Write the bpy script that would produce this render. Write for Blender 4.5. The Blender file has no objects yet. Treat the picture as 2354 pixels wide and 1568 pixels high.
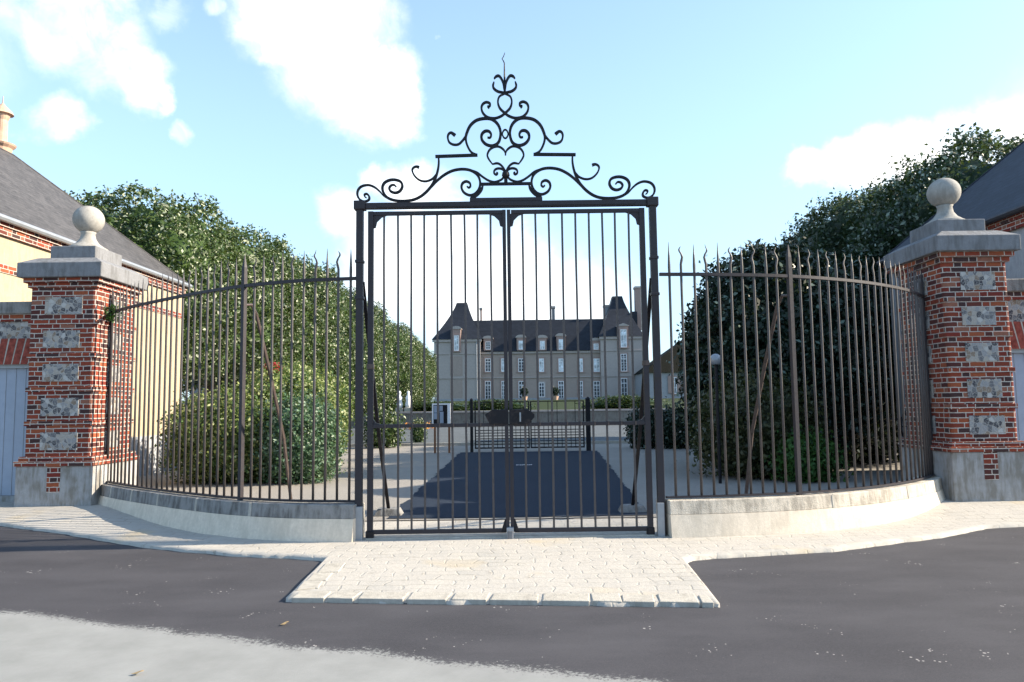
import bpy, math, random
import numpy as np
from mathutils import Vector, Matrix, noise
random.seed(7); np.random.seed(7)
R = math.radians
scene = bpy.context.scene
COL = scene.collection

# ------------------------------------------------------------------ camera
W0, H0 = 2353.0, 1568.0
F = 1700.0
CAM = Vector((0, 0, 1.6))
PITCH, ROLL = R(4.9), R(0.75)
fwd = Vector((0, math.cos(PITCH), math.sin(PITCH)))
up0 = Vector((0, -math.sin(PITCH), math.cos(PITCH)))
rt0 = Vector((1, 0, 0))
up = (up0 * math.cos(ROLL) + rt0 * math.sin(ROLL)).normalized()
rt = (rt0 * math.cos(ROLL) - up0 * math.sin(ROLL)).normalized()
cd = bpy.data.cameras.new('camera'); cam = bpy.data.objects.new('camera', cd); COL.objects.link(cam)
cam.matrix_world = Matrix(((rt.x, up.x, -fwd.x, CAM.x), (rt.y, up.y, -fwd.y, CAM.y), (rt.z, up.z, -fwd.z, CAM.z), (0, 0, 0, 1)))
cd.sensor_width = 36; cd.lens = 36 * F / W0; cd.clip_start = .1; cd.clip_end = 6000
scene.camera = cam

def ray(px, py):
    return (fwd * F + rt * (px - W0 / 2) - up * (py - H0 / 2)).normalized()
def P(px, py, Y):
    d = ray(px, py); return CAM + d * ((Y - CAM.y) / d.y)
def G(px, py, z=0):
    d = ray(px, py); return CAM + d * ((z - CAM.z) / d.z)

# ------------------------------------------------------------------ materials
class NT:
    def __init__(s, name):
        s.m = bpy.data.materials.new(name); s.m.use_nodes = True
        s.t = s.m.node_tree; s.n = s.t.nodes; s.b = s.n['Principled BSDF']
    def node(s, kind, **kw):
        x = s.n.new(kind)
        for k, v in kw.items(): setattr(x, k, v)
        return x
    def set(s, inp, v):
        if hasattr(v, 'is_linked') or isinstance(v, bpy.types.NodeSocket): s.t.links.new(v, inp)
        else:
            if isinstance(v, (tuple, list)) and len(v) == 3 and inp.type == 'RGBA': v = (*v, 1)
            inp.default_value = v
    def math(s, op, a, b=0.0, c=0.0, clamp=False):
        x = s.node('ShaderNodeMath', operation=op, use_clamp=clamp)
        s.set(x.inputs[0], a); s.set(x.inputs[1], b)
        if op in ('MULTIPLY_ADD', 'COMPARE', 'SMOOTH_MIN'): s.set(x.inputs[2], c)
        return x.outputs[0]
    def mix(s, f, a, b, blend='MIX'):
        x = s.node('ShaderNodeMix', data_type='RGBA', blend_type=blend)
        s.set(x.inputs[0], f); s.set(x.inputs[6], a); s.set(x.inputs[7], b)
        return x.outputs[2]
    def noise(s, scale, detail=4, rough=.55, vec=None, dist=0):
        x = s.node('ShaderNodeTexNoise'); x.inputs['Scale'].default_value = scale
        x.inputs['Detail'].default_value = detail; x.inputs['Roughness'].default_value = rough
        x.inputs['Distortion'].default_value = dist
        s.t.links.new(vec if vec is not None else s.pos(), x.inputs['Vector'])
        return x.outputs['Fac']
    def pos(s):
        if not hasattr(s, '_p'): s._p = s.node('ShaderNodeNewGeometry').outputs['Position']
        return s._p
    def scaled(s, sc):
        x = s.node('ShaderNodeVectorMath', operation='MULTIPLY'); s.t.links.new(s.pos(), x.inputs[0]); x.inputs[1].default_value = sc
        return x.outputs[0]
    def ramp(s, f, stops, interp='LINEAR'):
        x = s.node('ShaderNodeValToRGB'); x.color_ramp.interpolation = interp
        e = x.color_ramp.elements
        while len(e) > 1: e.remove(e[-1])
        e[0].position = stops[0][0]; e[0].color = (*stops[0][1], 1)
        for p, c in stops[1:]:
            k = e.new(p); k.color = (*c, 1)
        s.set(x.inputs[0], f); return x.outputs[0]
    def rng(s, v, a, b, c=0., d=1., smooth=False):
        x = s.node('ShaderNodeMapRange'); x.interpolation_type = 'SMOOTHSTEP' if smooth else 'LINEAR'
        s.set(x.inputs[0], v)
        for i, q in enumerate((a, b, c, d)): s.set(x.inputs[i + 1], q)
        return x.outputs[0]
    def bump(s, h, strength=.5, dist=.01):
        x = s.node('ShaderNodeBump'); x.inputs['Strength'].default_value = strength; x.inputs['Distance'].default_value = dist
        s.set(x.inputs['Height'], h); s.t.links.new(x.outputs[0], s.b.inputs['Normal'])
    def col(s, v): s.set(s.b.inputs['Base Color'], v)
    def rough(s, v): s.set(s.b.inputs['Roughness'], v)

def plain(name, c, rough=.7, var=.15, sc=6, bump=0, metallic=0, spec=.5, fine=60):
    k = NT(name); n = k.noise(sc, 6, .6)
    lo = tuple(v * (1 - var) for v in c); hi = tuple(min(1, v * (1 + var)) for v in c)
    k.col(k.mix(k.rng(n, .3, .7), lo, hi)); k.rough(rough); k.b.inputs['Metallic'].default_value = metallic
    k.b.inputs['Specular IOR Level'].default_value = spec
    if bump: k.bump(k.noise(fine, 5, .65), bump, .01)
    return k.m

def brick_mat(name, bw=.235, bh=.0735, mort=.011, palette=None, mcol=(.55, .50, .45)):
    """uses metric UVs; every brick its own colour"""
    k = NT(name)
    uv = k.node('ShaderNodeUVMap').outputs[0]
    wob = k.node('ShaderNodeTexNoise'); wob.inputs['Scale'].default_value = 9; k.t.links.new(k.pos(), wob.inputs['Vector'])
    sub = k.node('ShaderNodeVectorMath', operation='SUBTRACT'); k.t.links.new(wob.outputs['Color'], sub.inputs[0]); sub.inputs[1].default_value = (.5, .5, .5)
    scl = k.node('ShaderNodeVectorMath', operation='SCALE'); k.t.links.new(sub.outputs[0], scl.inputs[0]); scl.inputs['Scale'].default_value = .014
    add = k.node('ShaderNodeVectorMath', operation='ADD'); k.t.links.new(uv, add.inputs[0]); k.t.links.new(scl.outputs[0], add.inputs[1])
    sp = k.node('ShaderNodeSeparateXYZ'); k.t.links.new(add.outputs[0], sp.inputs[0])
    v = k.math('DIVIDE', sp.outputs[1], bh); row = k.math('FLOOR', v); fv = k.math('SUBTRACT', v, row)
    wn0 = k.node('ShaderNodeTexWhiteNoise', noise_dimensions='1D'); k.t.links.new(row, wn0.inputs['W'])
    off = k.math('ADD', k.math('MULTIPLY', k.math('MODULO', row, 2), .5), k.math('MULTIPLY', wn0.outputs[0], .2))
    # bricks and half bricks: header every third
    u = k.math('ADD', k.math('DIVIDE', sp.outputs[0], bw * 1.5), off)
    cu = k.math('FLOOR', u); fu = k.math('SUBTRACT', u, cu)
    isH = k.math('GREATER_THAN', fu, .6667)
    idc = k.math('ADD', k.math('MULTIPLY', cu, 2), isH)
    # distance to vertical joints in metres
    du1 = k.math('MULTIPLY', fu, bw * 1.5)
    du2 = k.math('MULTIPLY', k.math('ABSOLUTE', k.math('SUBTRACT', fu, .6667)), bw * 1.5)
    du3 = k.math('MULTIPLY', k.math('SUBTRACT', 1, fu), bw * 1.5)
    du = k.math('MINIMUM', k.math('MINIMUM', du1, du2), du3)
    dv = k.math('MULTIPLY', k.math('MINIMUM', fv, k.math('SUBTRACT', 1, fv)), bh)
    d = k.math('MINIMUM', du, dv)
    mask = k.rng(d, mort * .45, mort * .75)
    cx = k.node('ShaderNodeCombineXYZ'); k.t.links.new(idc, cx.inputs[0]); k.t.links.new(row, cx.inputs[1])
    wn = k.node('ShaderNodeTexWhiteNoise', noise_dimensions='2D'); k.t.links.new(cx.outputs[0], wn.inputs['Vector'])
    pal = palette or [(.0, (.27, .07, .045)), (.2, (.34, .085, .05)), (.4, (.24, .05, .04)), (.52, (.40, .13, .065)), (.62, (.17, .06, .05)), (.72, (.075, .05, .055)), (.84, (.11, .045, .045)), (.93, (.36, .18, .13))]
    c = k.ramp(wn.outputs[0], pal, 'CONSTANT')
    grime = k.noise(22, 6, .7)
    c = k.mix(k.math('MULTIPLY', k.rng(grime, .4, .7), .35), c, (.10, .06, .05))
    m2 = k.mix(k.rng(k.noise(30, 4), .3, .7), tuple(x * .7 for x in mcol), mcol)
    k.col(k.mix(mask, m2, k.mix(1.0, c, (.74, .62, .58), 'MULTIPLY'))); k.rough(.85)
    k.bump(k.math('ADD', k.math('MULTIPLY', mask, 1.0), k.math('MULTIPLY', k.noise(70, 4), .5)), .7, .008)
    return k.m

def flint_mat(name):
    k = NT(name)
    vo = k.node('ShaderNodeTexVoronoi', feature='DISTANCE_TO_EDGE'); vo.inputs['Scale'].default_value = 15; vo.inputs['Randomness'].default_value = .85
    vec = k.node('ShaderNodeVectorMath', operation='MULTIPLY'); k.t.links.new(k.pos(), vec.inputs[0]); vec.inputs[1].default_value = (1.0, 1.0, .9)
    k.t.links.new(vec.outputs[0], vo.inputs['Vector'])
    vc = k.node('ShaderNodeTexVoronoi'); vc.inputs['Scale'].default_value = 15; vc.inputs['Randomness'].default_value = .85; k.t.links.new(vec.outputs[0], vc.inputs['Vector'])
    sp = k.node('ShaderNodeSeparateColor'); k.t.links.new(vc.outputs['Color'], sp.inputs[0])
    c = k.ramp(sp.outputs[0], [(0, (.26, .26, .27)), (.25, (.13, .13, .14)), (.42, (.34, .31, .28)), (.6, (.06, .06, .07)), (.75, (.22, .17, .13)), (.9, (.42, .41, .40))], 'CONSTANT')
    m = k.rng(vo.outputs['Distance'], .02, .07)
    c = k.mix(k.math('MULTIPLY', k.rng(k.noise(45, 5, .7), .5, .62), .6), c, (.42, .41, .39))
    k.col(k.mix(m, (.36, .34, .32), c)); k.rough(.8)
    k.bump(k.math('ADD', m, k.noise(60, 4)), .6, .008)
    return k.m

def stone_mat(name, c, dirt=(.2, .19, .17), amount=.5, bump=.4):
    k = NT(name)
    n1 = k.noise(3.5, 8, .65); n2 = k.noise(28, 6, .7)
    a = k.mix(k.rng(n2, .3, .7), tuple(v * .85 for v in c), tuple(min(1, v * 1.1) for v in c))
    drip = k.noise(5, 6, .6, k.scaled((3.0, 3.0, .6)))
    f = k.math('MULTIPLY', k.rng(k.math('MULTIPLY', n1, k.math('MULTIPLY', drip, 2)), .42, .68), amount)
    k.col(k.mix(f, a, dirt)); k.rough(.85); k.bump(k.math('ADD', n2, k.noise(90, 3)), bump, .012)
    return k.m

def slate_mat(name, c=(.13, .135, .155), w=.22, h=.13, moss=.4):
    k = NT(name)
    uv = k.node('ShaderNodeUVMap').outputs[0]
    b = k.node('ShaderNodeTexBrick'); k.t.links.new(uv, b.inputs['Vector']); b.offset = .5
    for nm, v in (('Scale', 1), ('Mortar Size', .006), ('Brick Width', w), ('Row Height', h), ('Bias', 0)): b.inputs[nm].default_value = v
    b.inputs['Color1'].default_value = (*[v * .82 for v in c], 1); b.inputs['Color2'].default_value = (*[v * 1.18 for v in c], 1); b.inputs['Mortar'].default_value = (*[v * .45 for v in c], 1)
    st = k.noise(7, 6, .7, k.scaled((1.0, 1.0, 3.5)))
    bb_ = k.mix(k.rng(st, .5, .66), b.outputs[0], tuple(v * .5 for v in c))
    cc = k.mix(k.math('MULTIPLY', k.rng(k.noise(2.2, 6, .65), .45, .7), moss), bb_, tuple(v * 1.5 for v in c))
    k.col(cc); k.rough(.55)
    k.bump(b.outputs['Fac'], -.5, .01)
    return k.m

def leaf_mat(name, cols, trans=.25):
    k = NT(name)
    ri = k.node('ShaderNodeNewGeometry').outputs['Random Per Island']
    c = k.ramp(ri, [(i / max(1, len(cols)), q) for i, q in enumerate(cols)], 'CONSTANT')
    c = k.mix(k.rng(k.noise(.9, 3), .35, .65), c, k.mix(1.0, c, (.7, .75, .7), 'MULTIPLY'))
    k.col(c); k.rough(.42); k.b.inputs['Specular IOR Level'].default_value = .3
    tr = k.node('ShaderNodeBsdfTranslucent'); k.set(tr.inputs[0], k.mix(.5, c, (.14, .2, .03)))
    mx = k.node('ShaderNodeMixShader'); mx.inputs[0].default_value = trans
    out = k.n['Material Output']
    k.t.links.new(k.b.outputs[0], mx.inputs[1]); k.t.links.new(tr.outputs[0], mx.inputs[2]); k.t.links.new(mx.outputs[0], out.inputs[0])
    return k.m

def glass_mat(name, c=(.02, .025, .035), rough=.08):
    k = NT(name); k.col(k.mix(k.rng(k.noise(1.3, 3), .4, .65), c, tuple(v * 3 for v in c))); k.rough(rough)
    k.b.inputs['Specular IOR Level'].default_value = .6
    return k.m

M = {}
def iron(name, c):
    k = NT(name); n = k.noise(14, 6, .7)
    k.col(k.mix(k.rng(n, .52, .72), c, (.034, .026, .024))); k.rough(k.rng(k.noise(30, 4), .3, .7, .38, .6))
    k.b.inputs['Specular IOR Level'].default_value = .25; k.bump(k.noise(90, 4), .25, .004); return k.m
M['iron'] = iron('dark_painted_iron', (.031, .028, .034))
M['bar_iron'] = iron('weathered_bar_iron', (.058, .052, .054))
M['bar_iron'].node_tree.nodes['Principled BSDF'].inputs['Specular IOR Level'].default_value = .5
M['iron_black'] = iron('blackened_iron', (.006, .006, .010))
M['iron_worn'] = iron('worn_iron', (.09, .068, .062))
M['brick'] = brick_mat('old_red_brick')
M['brick_sun'] = M['brick']
M['flint'] = flint_mat('flint_and_mortar')
M['capstone'] = stone_mat('weathered_cap_stone', (.20, .205, .22), (.10, .10, .10), .6)
M['pale_stone'] = stone_mat('pale_lime_stone', (.42, .395, .35), (.25, .23, .20), .5)
M['ball_stone'] = stone_mat('finial_stone', (.33, .32, .30), (.20, .185, .17), .55, .25)
M['plaster'] = stone_mat('lime_plaster', (.64, .565, .47), (.44, .385, .31), .45, .2)
M['plinth'] = stone_mat('plinth_stone', (.33, .33, .335), (.17, .155, .13), .75)
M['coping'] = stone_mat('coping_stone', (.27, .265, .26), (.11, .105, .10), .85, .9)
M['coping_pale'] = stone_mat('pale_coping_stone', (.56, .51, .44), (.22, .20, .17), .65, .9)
M['cream'] = stone_mat('cream_render', (.40, .33, .235), (.31, .24, .155), .45, .2)
M['grey_render'] = stone_mat('grey_render', (.34, .35, .37), (.22, .22, .23), .5, .15)
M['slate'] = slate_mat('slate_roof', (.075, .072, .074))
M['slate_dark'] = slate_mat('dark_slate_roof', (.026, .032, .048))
M['slate_far'] = slate_mat('chateau_slate', (.022, .026, .036), .5, .3, .1)
M['moss_roof'] = stone_mat('mossy_roof', (.007, .008, .005), (.005, .004, .003), .5, .8)
M['zinc'] = plain('pale_zinc', (.27, .29, .32), .4, .1, metallic=.3)
M['white_wood'] = plain('white_painted_wood', (.29, .34, .43), .5, .06)
M['white'] = plain('white_paint', (.78, .78, .80), .5, .04)
M['glass'] = glass_mat('window_glass', (.012, .016, .028), .25)
M['glass_pale'] = glass_mat('curtained_glass', (.30, .33, .36), .2)
M['chateau'] = stone_mat('chateau_render', (.37, .30, .265), (.28, .235, .21), .5, .1)
M['chateau_trim'] = stone_mat('chateau_stone_trim', (.42, .37, .345), (.31, .275, .26), .5, .1)
M['chateau_pink'] = stone_mat('chateau_brick_trim', (.36, .26, .23), (.27, .20, .185), .5, .1)
M['wood'] = plain('brown_wood', (.20, .085, .04), .6, .25, 20, .3)
M['terracotta'] = plain('terracotta', (.45, .30, .22), .7, .2)
M['bark'] = plain('bark', (.10, .08, .06), .9, .4, 12, .8)
M['leaf_l'] = leaf_mat('foliage_lit', [(.04, .075, .02), (.065, .11, .03), (.03, .055, .018), (.11, .15, .055), (.05, .09, .025), (.03, .055, .018), (.44, .47, .34)], .2)  # toned as sunlit leaves; the pale last colour paints sun highlights
M['leaf_r'] = leaf_mat('foliage_shaded', [(.018, .04, .024), (.03, .06, .032), (.014, .03, .02), (.045, .075, .045), (.02, .045, .025), (.03, .06, .03), (.28, .34, .29)], .2)  # right row's shade put into the colours; pale last one paints highlights
M['leaf_yew'] = leaf_mat('foliage_yew', [(.010, .024, .015), (.016, .034, .021), (.007, .015, .009), (.022, .042, .028), (.010, .022, .014), (.007, .016, .010), (.012, .026, .016), (.12, .17, .14)], .06)  # pale last colour is a painted highlight on the dark yew
M['leaf_shrub'] = leaf_mat('foliage_golden_shrub', [(.07, .12, .03), (.15, .21, .06), (.045, .08, .022), (.29, .34, .12), (.08, .14, .04), (.24, .28, .10), (.48, .50, .27)], .3)
M['leaf_blue'] = leaf_mat('foliage_blue_green', [(.06, .13, .065), (.10, .19, .105), (.15, .24, .16), (.04, .085, .045), (.26, .34, .25)], .28)
M['leaf_olive'] = leaf_mat('foliage_olive', [(.05, .055, .025), (.07, .075, .03), (.09, .09, .045), (.03, .04, .02)], .2)
M['leaf_green'] = leaf_mat('foliage_fresh_green', [(.035, .10, .02), (.05, .14, .03), (.07, .17, .04)], .3)
M['leaf_far'] = leaf_mat('foliage_far', [(.025, .05, .014), (.04, .065, .02), (.05, .075, .025), (.02, .04, .012)], .2)
M['leaf_red'] = leaf_mat('red_leaves', [(.35, .02, .03), (.45, .04, .05), (.25, .02, .02)], .2)
M['orange'] = plain('orange_flowers', (.75, .32, .03), .7, .3, 30)
M['dryleaf'] = plain('dry_leaf', (.30, .21, .10), .7, .3, 60)

# street: dark new asphalt, with the worn pale surface towards the viewer
def street_mat():
    k = NT('street_asphalt')
    sp = k.node('ShaderNodeSeparateXYZ'); k.t.links.new(k.pos(), sp.inputs[0]); x, y = sp.outputs[0], sp.outputs[1]
    # boundary line of the worn surface, fitted in metres: y = a + b x + c x^2
    pts = [G(a, b) for a, b in ((0, 1400), (122, 1416), (243, 1428), (406, 1456), (609, 1479), (812, 1497), (956, 1503), (1200, 1518), (1400, 1545), (1600, 1590))]
    A = np.array([[1, p.x, p.x ** 2] for p in pts]); b_ = np.array([p.y for p in pts]); co = np.linalg.lstsq(A, b_, rcond=None)[0]
    line = k.math('ADD', float(co[0]), k.math('ADD', k.math('MULTIPLY', x, float(co[1])), k.math('MULTIPLY', k.math('MULTIPLY', x, x), float(co[2]))))
    d = k.math('SUBTRACT', line, y)
    nb = k.math('MULTIPLY', k.math('SUBTRACT', k.noise(1.6, 5, .6), .5), .30)
    ns = k.math('MULTIPLY', k.math('SUBTRACT', k.noise(34, 6, .8), .5), .62)
    d2 = k.math('ADD', k.math('ADD', d, nb), ns)
    f = k.rng(d2, -.02, .06)
    n = k.noise(70, 5, .85); big = k.noise(.7, 5, .6, k.scaled((1, 2.2, 1)))
    dark = k.mix(k.rng(big, .35, .68), (.038, .038, .043), (.066, .065, .072))
    dark = k.mix(k.math('MULTIPLY', k.rng(n, .35, .7), .6), dark, (.085, .081, .090))
    vo = k.node('ShaderNodeTexVoronoi'); vo.inputs['Scale'].default_value = 26; k.t.links.new(k.pos(), vo.inputs['Vector'])
    peb = k.math('LESS_THAN', vo.outputs['Distance'], k.math('MULTIPLY', k.rng(k.noise(2.6, 3), .56, .74), .30))
    dark = k.mix(peb, dark, (.36, .34, .33))
    lt = k.mix(k.rng(k.noise(2.2, 7, .65), .3, .7), (.22, .225, .22), (.29, .295, .29))
    lt = k.mix(k.math('MULTIPLY', k.rng(n, .3, .7), .25), lt, (.20, .20, .20))
    k.col(k.mix(f, dark, lt)); k.rough(k.mix(f, (.78,) * 3, (.9,) * 3)); k.bump(k.math('ADD', n, k.noise(320, 2)), .45, .006)
    return k.m
M['street'] = street_mat()
M['grey_stone_wall'] = stone_mat('grey_stone_wall', (.20, .19, .175), (.11, .10, .09), .6)

def sett_mat():
    k = NT('worn_limestone_setts')
    b = k.node('ShaderNodeTexBrick'); b.offset = .5
    vec = k.node('ShaderNodeVectorMath', operation='ADD'); k.t.links.new(k.pos(), vec.inputs[0])
    nz = k.node('ShaderNodeTexNoise'); nz.inputs['Scale'].default_value = 2.5; nz.inputs['Detail'].default_value = 3; k.t.links.new(k.pos(), nz.inputs['Vector'])
    sc = k.node('ShaderNodeVectorMath', operation='SCALE'); k.t.links.new(nz.outputs['Color'], sc.inputs[0]); sc.inputs['Scale'].default_value = .22
    k.t.links.new(sc.outputs[0], vec.inputs[1]); k.t.links.new(vec.outputs[0], b.inputs['Vector'])
    for nm, v in (('Scale', 1), ('Mortar Size', .012), ('Mortar Smooth', .6), ('Brick Width', .29), ('Row Height', .17)): b.inputs[nm].default_value = v
    b.inputs['Color1'].default_value = (.355, .34, .315, 1); b.inputs['Color2'].default_value = (.42, .395, .355, 1); b.inputs['Mortar'].default_value = (.30, .28, .245, 1)
    worn = k.rng(k.noise(1.1, 4, .6), .30, .56)
    c = k.mix(k.math('MULTIPLY', worn, .85), b.outputs[0], (.41, .385, .35))
    c = k.mix(k.math('MULTIPLY', k.rng(k.noise(11, 6, .7), .56, .72), .6), c, (.23, .21, .18))
    c = k.mix(k.math('MULTIPLY', k.rng(k.noise(.9, 3), .60, .75), .5), c, (.46, .36, .21))
    k.col(c); k.rough(.85)
    k.bump(k.math('ADD', k.math('MULTIPLY', b.outputs['Fac'], -.6), k.noise(26, 5, .7)), .4, .016)
    return k.m
M['setts'] = sett_mat()
def gravel_mat(name, c1, c2, sc=90, bump=.6):
    k = NT(name); n = k.noise(sc, 4, .8); b = k.noise(.5, 4)
    k.col(k.mix(k.rng(b, .35, .65), k.mix(k.rng(n, .3, .7), c1, c2), k.mix(k.rng(n, .3, .7), tuple(v * .9 for v in c1), tuple(v * .9 for v in c2))))
    k.rough(.95); k.bump(n, bump, .01); return k.m
M['gravel'] = gravel_mat('pale_gravel', (.21, .195, .18), (.33, .31, .285))
M['drive'] = gravel_mat('drive_asphalt', (.014, .023, .042), (.023, .034, .055), 40)
M['court'] = gravel_mat('court_asphalt', (.085, .10, .115), (.11, .125, .14))
M['grass'] = gravel_mat('lawn_grass', (.018, .03, .010), (.03, .045, .016), 30)
M['soil'] = gravel_mat('dark_soil', (.04, .03, .022), (.07, .055, .04), 40)

# ------------------------------------------------------------------ mesh builder
class MB:
    def __init__(s): s.v = []; s.f = []; s.uv = []; s.mi = []
    def quad(s, pts, uvs=None, m=0):
        i = len(s.v); s.v += [tuple(p) for p in pts]; s.f.append(tuple(range(i, i + len(pts))))
        if uvs is None:
            p = [Vector(q) for q in pts]; n = (p[1] - p[0]).cross(p[2] - p[0])
            if n.length < 1e-12 and len(p) > 3: n = (p[2] - p[0]).cross(p[3] - p[0])
            n = n.normalized() if n.length > 0 else Vector((0, 0, 1))
            if abs(n.z) > .95: uvs = [(q.x, q.y) for q in p]
            else:
                h = Vector((-n.y, n.x, 0)).normalized(); w = n.cross(h); w = w if w.z > 0 else -w
                uvs = [(q.dot(h), q.dot(w)) for q in p]
        s.uv += uvs; s.mi.append(m); return s
    def box(s, x0, x1, y0, y1, z0, z1, m=0):
        a = [(x0, y0), (x1, y0), (x1, y1), (x0, y1)]
        return s.prism(a, z0, z1, m)
    def prism(s, pts, z0, z1, m=0, top=None):
        t = top or pts; n = len(pts)
        for i in range(n):
            a, b = pts[i], pts[(i + 1) % n]; c, d = t[(i + 1) % n], t[i]
            s.quad([(a[0], a[1], z0), (b[0], b[1], z0), (c[0], c[1], z1), (d[0], d[1], z1)], m=m)
        s.quad([(p[0], p[1], z1) for p in t], m=m); s.quad([(p[0], p[1], z0) for p in reversed(pts)], m=m)
        return s
    def frustum(s, b0, b1, z0, z1, m=0):
        f = lambda b: [(b[0], b[2]), (b[1], b[2]), (b[1], b[3]), (b[0], b[3])]
        return s.prism(f(b0), z0, z1, m, f(b1))
    def sections(s, secs, closed=False, caps=True):
        n = len(secs[0])
        L = len(secs)
        for i in range(L if closed else L - 1):
            a, b = secs[i], secs[(i + 1) % L]
            for j in range(n):
                k = (j + 1) % n; s.quad([a[j], a[k], b[k], b[j]])
        if caps and not closed: s.quad(list(reversed(secs[0]))); s.quad(secs[-1])
        return s
    def flat(s, pts, w, d, y=None, closed=False, taper=None):
        """bent flat bar in a vertical plane x-z: pts (x,z) ; w in plane ; d along y"""
        n = len(pts); secs = []
        for i in range(n):
            a = Vector(pts[(i - 1) % n] if (closed or i > 0) else pts[0]); b = Vector(pts[(i + 1) % n] if (closed or i < n - 1) else pts[-1])
            t = (b - a); t = t.normalized() if t.length > 0 else Vector((1, 0)); nn = Vector((-t.y, t.x))
            ww = w * (taper(i / (n - 1)) if taper else 1) / 2; p = Vector(pts[i]); q, r = p + nn * ww, p - nn * ww
            secs.append([(q.x, y - d / 2, q.y), (q.x, y + d / 2, q.y), (r.x, y + d / 2, r.y), (r.x, y - d / 2, r.y)])
        return s.sections(secs, closed)
    def tube(s, pts, rad, n=8, closed=False):
        P_ = [Vector(p) for p in pts]; L = len(P_)
        if not hasattr(rad, '__len__'): rad = [rad] * L
        secs = []; ref = Vector((.13, .31, .94)).normalized()
        for i in range(L):
            a = P_[(i - 1) % L] if (closed or i) else P_[0]; b = P_[(i + 1) % L] if (closed or i < L - 1) else P_[-1]
            t = (b - a).normalized(); r_ = ref if abs(t.dot(ref)) < .95 else Vector((1, 0, 0))
            u = t.cross(r_).normalized(); v = t.cross(u)
            secs.append([tuple(P_[i] + (u * math.cos(2 * math.pi * j / n) + v * math.sin(2 * math.pi * j / n)) * rad[i]) for j in range(n)])
        return s.sections(secs, closed)
    def bar(s, a, b, w, d=None, ref=(0, 0, 1)):
        """square bar between two points"""
        a, b = Vector(a), Vector(b); t = (b - a).normalized(); d = d or w
        r_ = Vector(ref); r_ = r_ if abs(t.dot(r_)) < .95 else Vector((0, 1, 0))
        u = t.cross(r_).normalized(); v = t.cross(u)
        sec = lambda p: [tuple(p + u * x * w / 2 + v * y * d / 2) for x, y in ((-1, -1), (1, -1), (1, 1), (-1, 1))]
        return s.sections([sec(a), sec(b)])
    def lathe(s, prof, c, n=24):
        secs = [[(c[0] + r * math.cos(2 * math.pi * j / n), c[1] + r * math.sin(2 * math.pi * j / n), z) for j in range(n)] for r, z in prof]
        return s.sections(secs)
    def build(s, name, mat, parent=None, bevel=0, smooth=False, label=None):
        org = parent_world(parent)
        me = bpy.data.meshes.new(name); me.from_pydata([(a - org.x, b - org.y, c - org.z) for a, b, c in s.v], [], s.f)
        mats = mat if isinstance(mat, list) else [mat]
        for q in mats: me.materials.append(M[q] if isinstance(q, str) else q)
        uvl = me.uv_layers.new(name='UVMap')
        uvl.data.foreach_set('uv', np.array(s.uv, dtype=np.float32).ravel())
        if len(mats) > 1: me.polygons.foreach_set('material_index', s.mi)
        import bmesh
        bm = bmesh.new(); bm.from_mesh(me); bmesh.ops.remove_doubles(bm, verts=bm.verts, dist=1e-5); bmesh.ops.recalc_face_normals(bm, faces=bm.faces); bm.to_mesh(me); bm.free()
        if smooth: me.polygons.foreach_set('use_smooth', [True] * len(me.polygons))
        o = bpy.data.objects.new(name, me); COL.objects.link(o)
        if parent: o.parent = parent
        if bevel:
            mo = o.modifiers.new('bevel', 'BEVEL'); mo.width = bevel; mo.segments = 2; mo.limit_method = 'ANGLE'; mo.angle_limit = R(35)
        if label: o['label'] = label
        return o

def parent_world(p):
    v = Vector((0, 0, 0))
    while p: v += p.location; p = p.parent
    return v
def thing(name, label, cat, loc, group=None):
    o = bpy.data.objects.new(name, None); COL.objects.link(o); o.location = loc; o.empty_display_size = .2
    return tag(o, label, cat, group)
def tag(o, label, cat, group=None):
    o['label'] = label; o['category'] = cat
    if group: o['group'] = group
    return o
def struct(o): o['kind'] = 'structure'; return o
def copy_tree(o, parent=None):
    c = o.copy(); COL.objects.link(c); c.parent = parent
    for ch in list(o.children): copy_tree(ch, c)
    return c

def catmull(pts, k=5, closed=False):
    p = [Vector(q) for q in pts]; n = len(p); out = []
    rng_ = range(n if closed else n - 1)
    for i in rng_:
        p0 = p[(i - 1) % n] if (closed or i) else p[0] * 2 - p[1]
        p1 = p[i]; p2 = p[(i + 1) % n]
        p3 = p[(i + 2) % n] if (closed or i + 2 < n) else p2 * 2 - p1
        for j in range(k):
            t = j / k
            out.append(.5 * ((2 * p1) + (p2 - p0) * t + (2 * p0 - 5 * p1 + 4 * p2 - p3) * t * t + (3 * p1 - p0 - 3 * p2 + p3) * t ** 3))
    if not closed: out.append(p[-1])
    return out

def sstep(a, b, x):
    t = max(0, min(1, (x - a) / (b - a))); return t * t * (3 - 2 * t)
def rise(x, y): return .13 * sstep(3.2, 6.4, abs(x)) * sstep(9.2, 11.2, y)

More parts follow.
